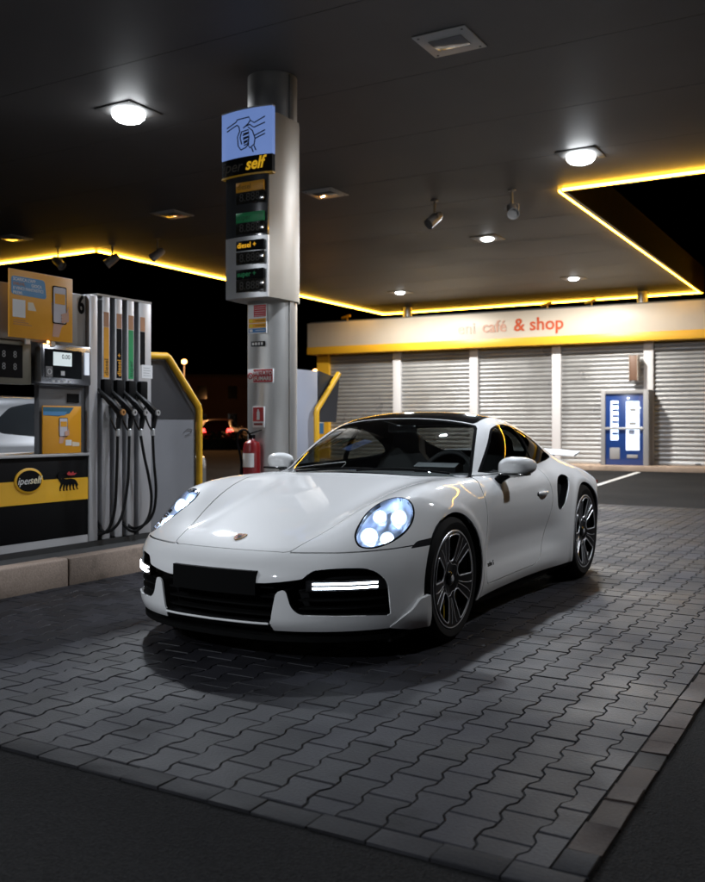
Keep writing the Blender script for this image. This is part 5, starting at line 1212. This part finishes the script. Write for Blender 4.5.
hatch('hatchback', (-34.3, 40.0, -.009), R_(150), 'orange lit car parked far off next to the yellow guard rail', 'car', mat('orange_lit_paint', (.42,.14,.05), .35, coat=.6))  # orange of the street lamps is put into this paint
hatch('hatchback', (-36.0, 48.0, -.009), R_(160), 'pale car parked farthest away behind the others', 'car', mat('pale_paint', (.45,.42,.40), .35, coat=.6))

# ================================================================== far street
def street_lamp(x, y, hgt, label):
    t = empty('street_lamp', (x, y, -.009), 0, label, 'street lamp', 'orange street lamps far off')
    MB().tube([(0,0,0),(0,0,hgt*.6),(0,0,hgt)], [.05,.04,.03], 10).build('pole', mat('pole_grey', (.10,.10,.10), .5, metal=.4), t)
    bm_ = MB(); bm_.lathe([(0,.26),(.10,.25),(.16,.17),(.17,.08),(.11,0),(.03,-.02)], 20, Matrix.Translation((0,0,hgt))); bm_.build('globe', mat('sodium_glow', (1,.6,.3), .4, emit=(1,.42,.12), es=9), t)
    l = bpy.data.lights.new('sodium_light', 'POINT'); l.energy = 1300; l.color = (1,.45,.16); l.shadow_soft_size = .3; lo = bpy.data.objects.new('sodium_light', l); COL.objects.link(lo); lo.parent = t; lo.location = (1.2,-1.2,hgt-.3)
street_lamp(-38.6, 45.2, 5.1, 'orange street lamp far off above the bent yellow guard rail')
street_lamp(-32.4, 51.0, 4.6, 'orange street lamp far off just right of the column')
def building(x, y, w, d, h_, rz, label, nwin, m):
    t = empty('far_building', (x, y, -.009), rz, label, 'building')
    MB().box(-w/2,w/2,0,d,0,h_).build('wall', m, t); MB().box(-w/2-.2,w/2+.2,-.2,d+.2,h_+.002,h_+.3).build('roof', mat('far_roof', (.06,.05,.05), .8), t)
    for fl in range(int(h_//3)):
        for i in range(nwin):
            wx = -w/2+w*(i+.5)/nwin; MB().box(wx-.5,wx+.5,-.04,.02,1+fl*3,2.4+fl*3).build('window', M_wglass, t)
building(-62, 78, 26, 10, 6.3, R_(38), 'dim brick building on the far side of the street', 8, mat('far_brick', (.10,.06,.05), .8, noise=(.6,.2)))
building(-40, 92, 20, 10, 9.3, R_(24), 'tall dim building far behind the column', 6, mat('far_plaster', (.10,.09,.08), .8, noise=(.6,.2)))
# low hedge along the far kerb
hd = empty('hedge', (-27.5, 37.0, -.009), R_(38), 'low dark hedge along the street behind the pumps', 'hedge')
b = MB(); rr = random.Random(3)
for i in range(5200):
    px, py, pz = (rr.random()-.5)*16, (rr.random()-.5)*.9, rr.random()**.8*.85
    s_ = .06+rr.random()*.07; d1 = Vector((rr.uniform(-1,1), rr.uniform(-1,1), rr.uniform(-.6,1))).normalized(); d2 = d1.orthogonal().normalized(); c0 = Vector((px,py,pz))
    b.face([c0-d1*s_, c0+d2*s_*.5, c0+d1*s_, c0-d2*s_*.5])
o = b.build('foliage', mat('hedge_leaf', (.035,.055,.02), .6), hd); o['kind'] = 'stuff'
MB().box(-8,8,-.25,.25,0,.5).build('stems', mat('hedge_stem', (.02,.018,.012), .9), hd)
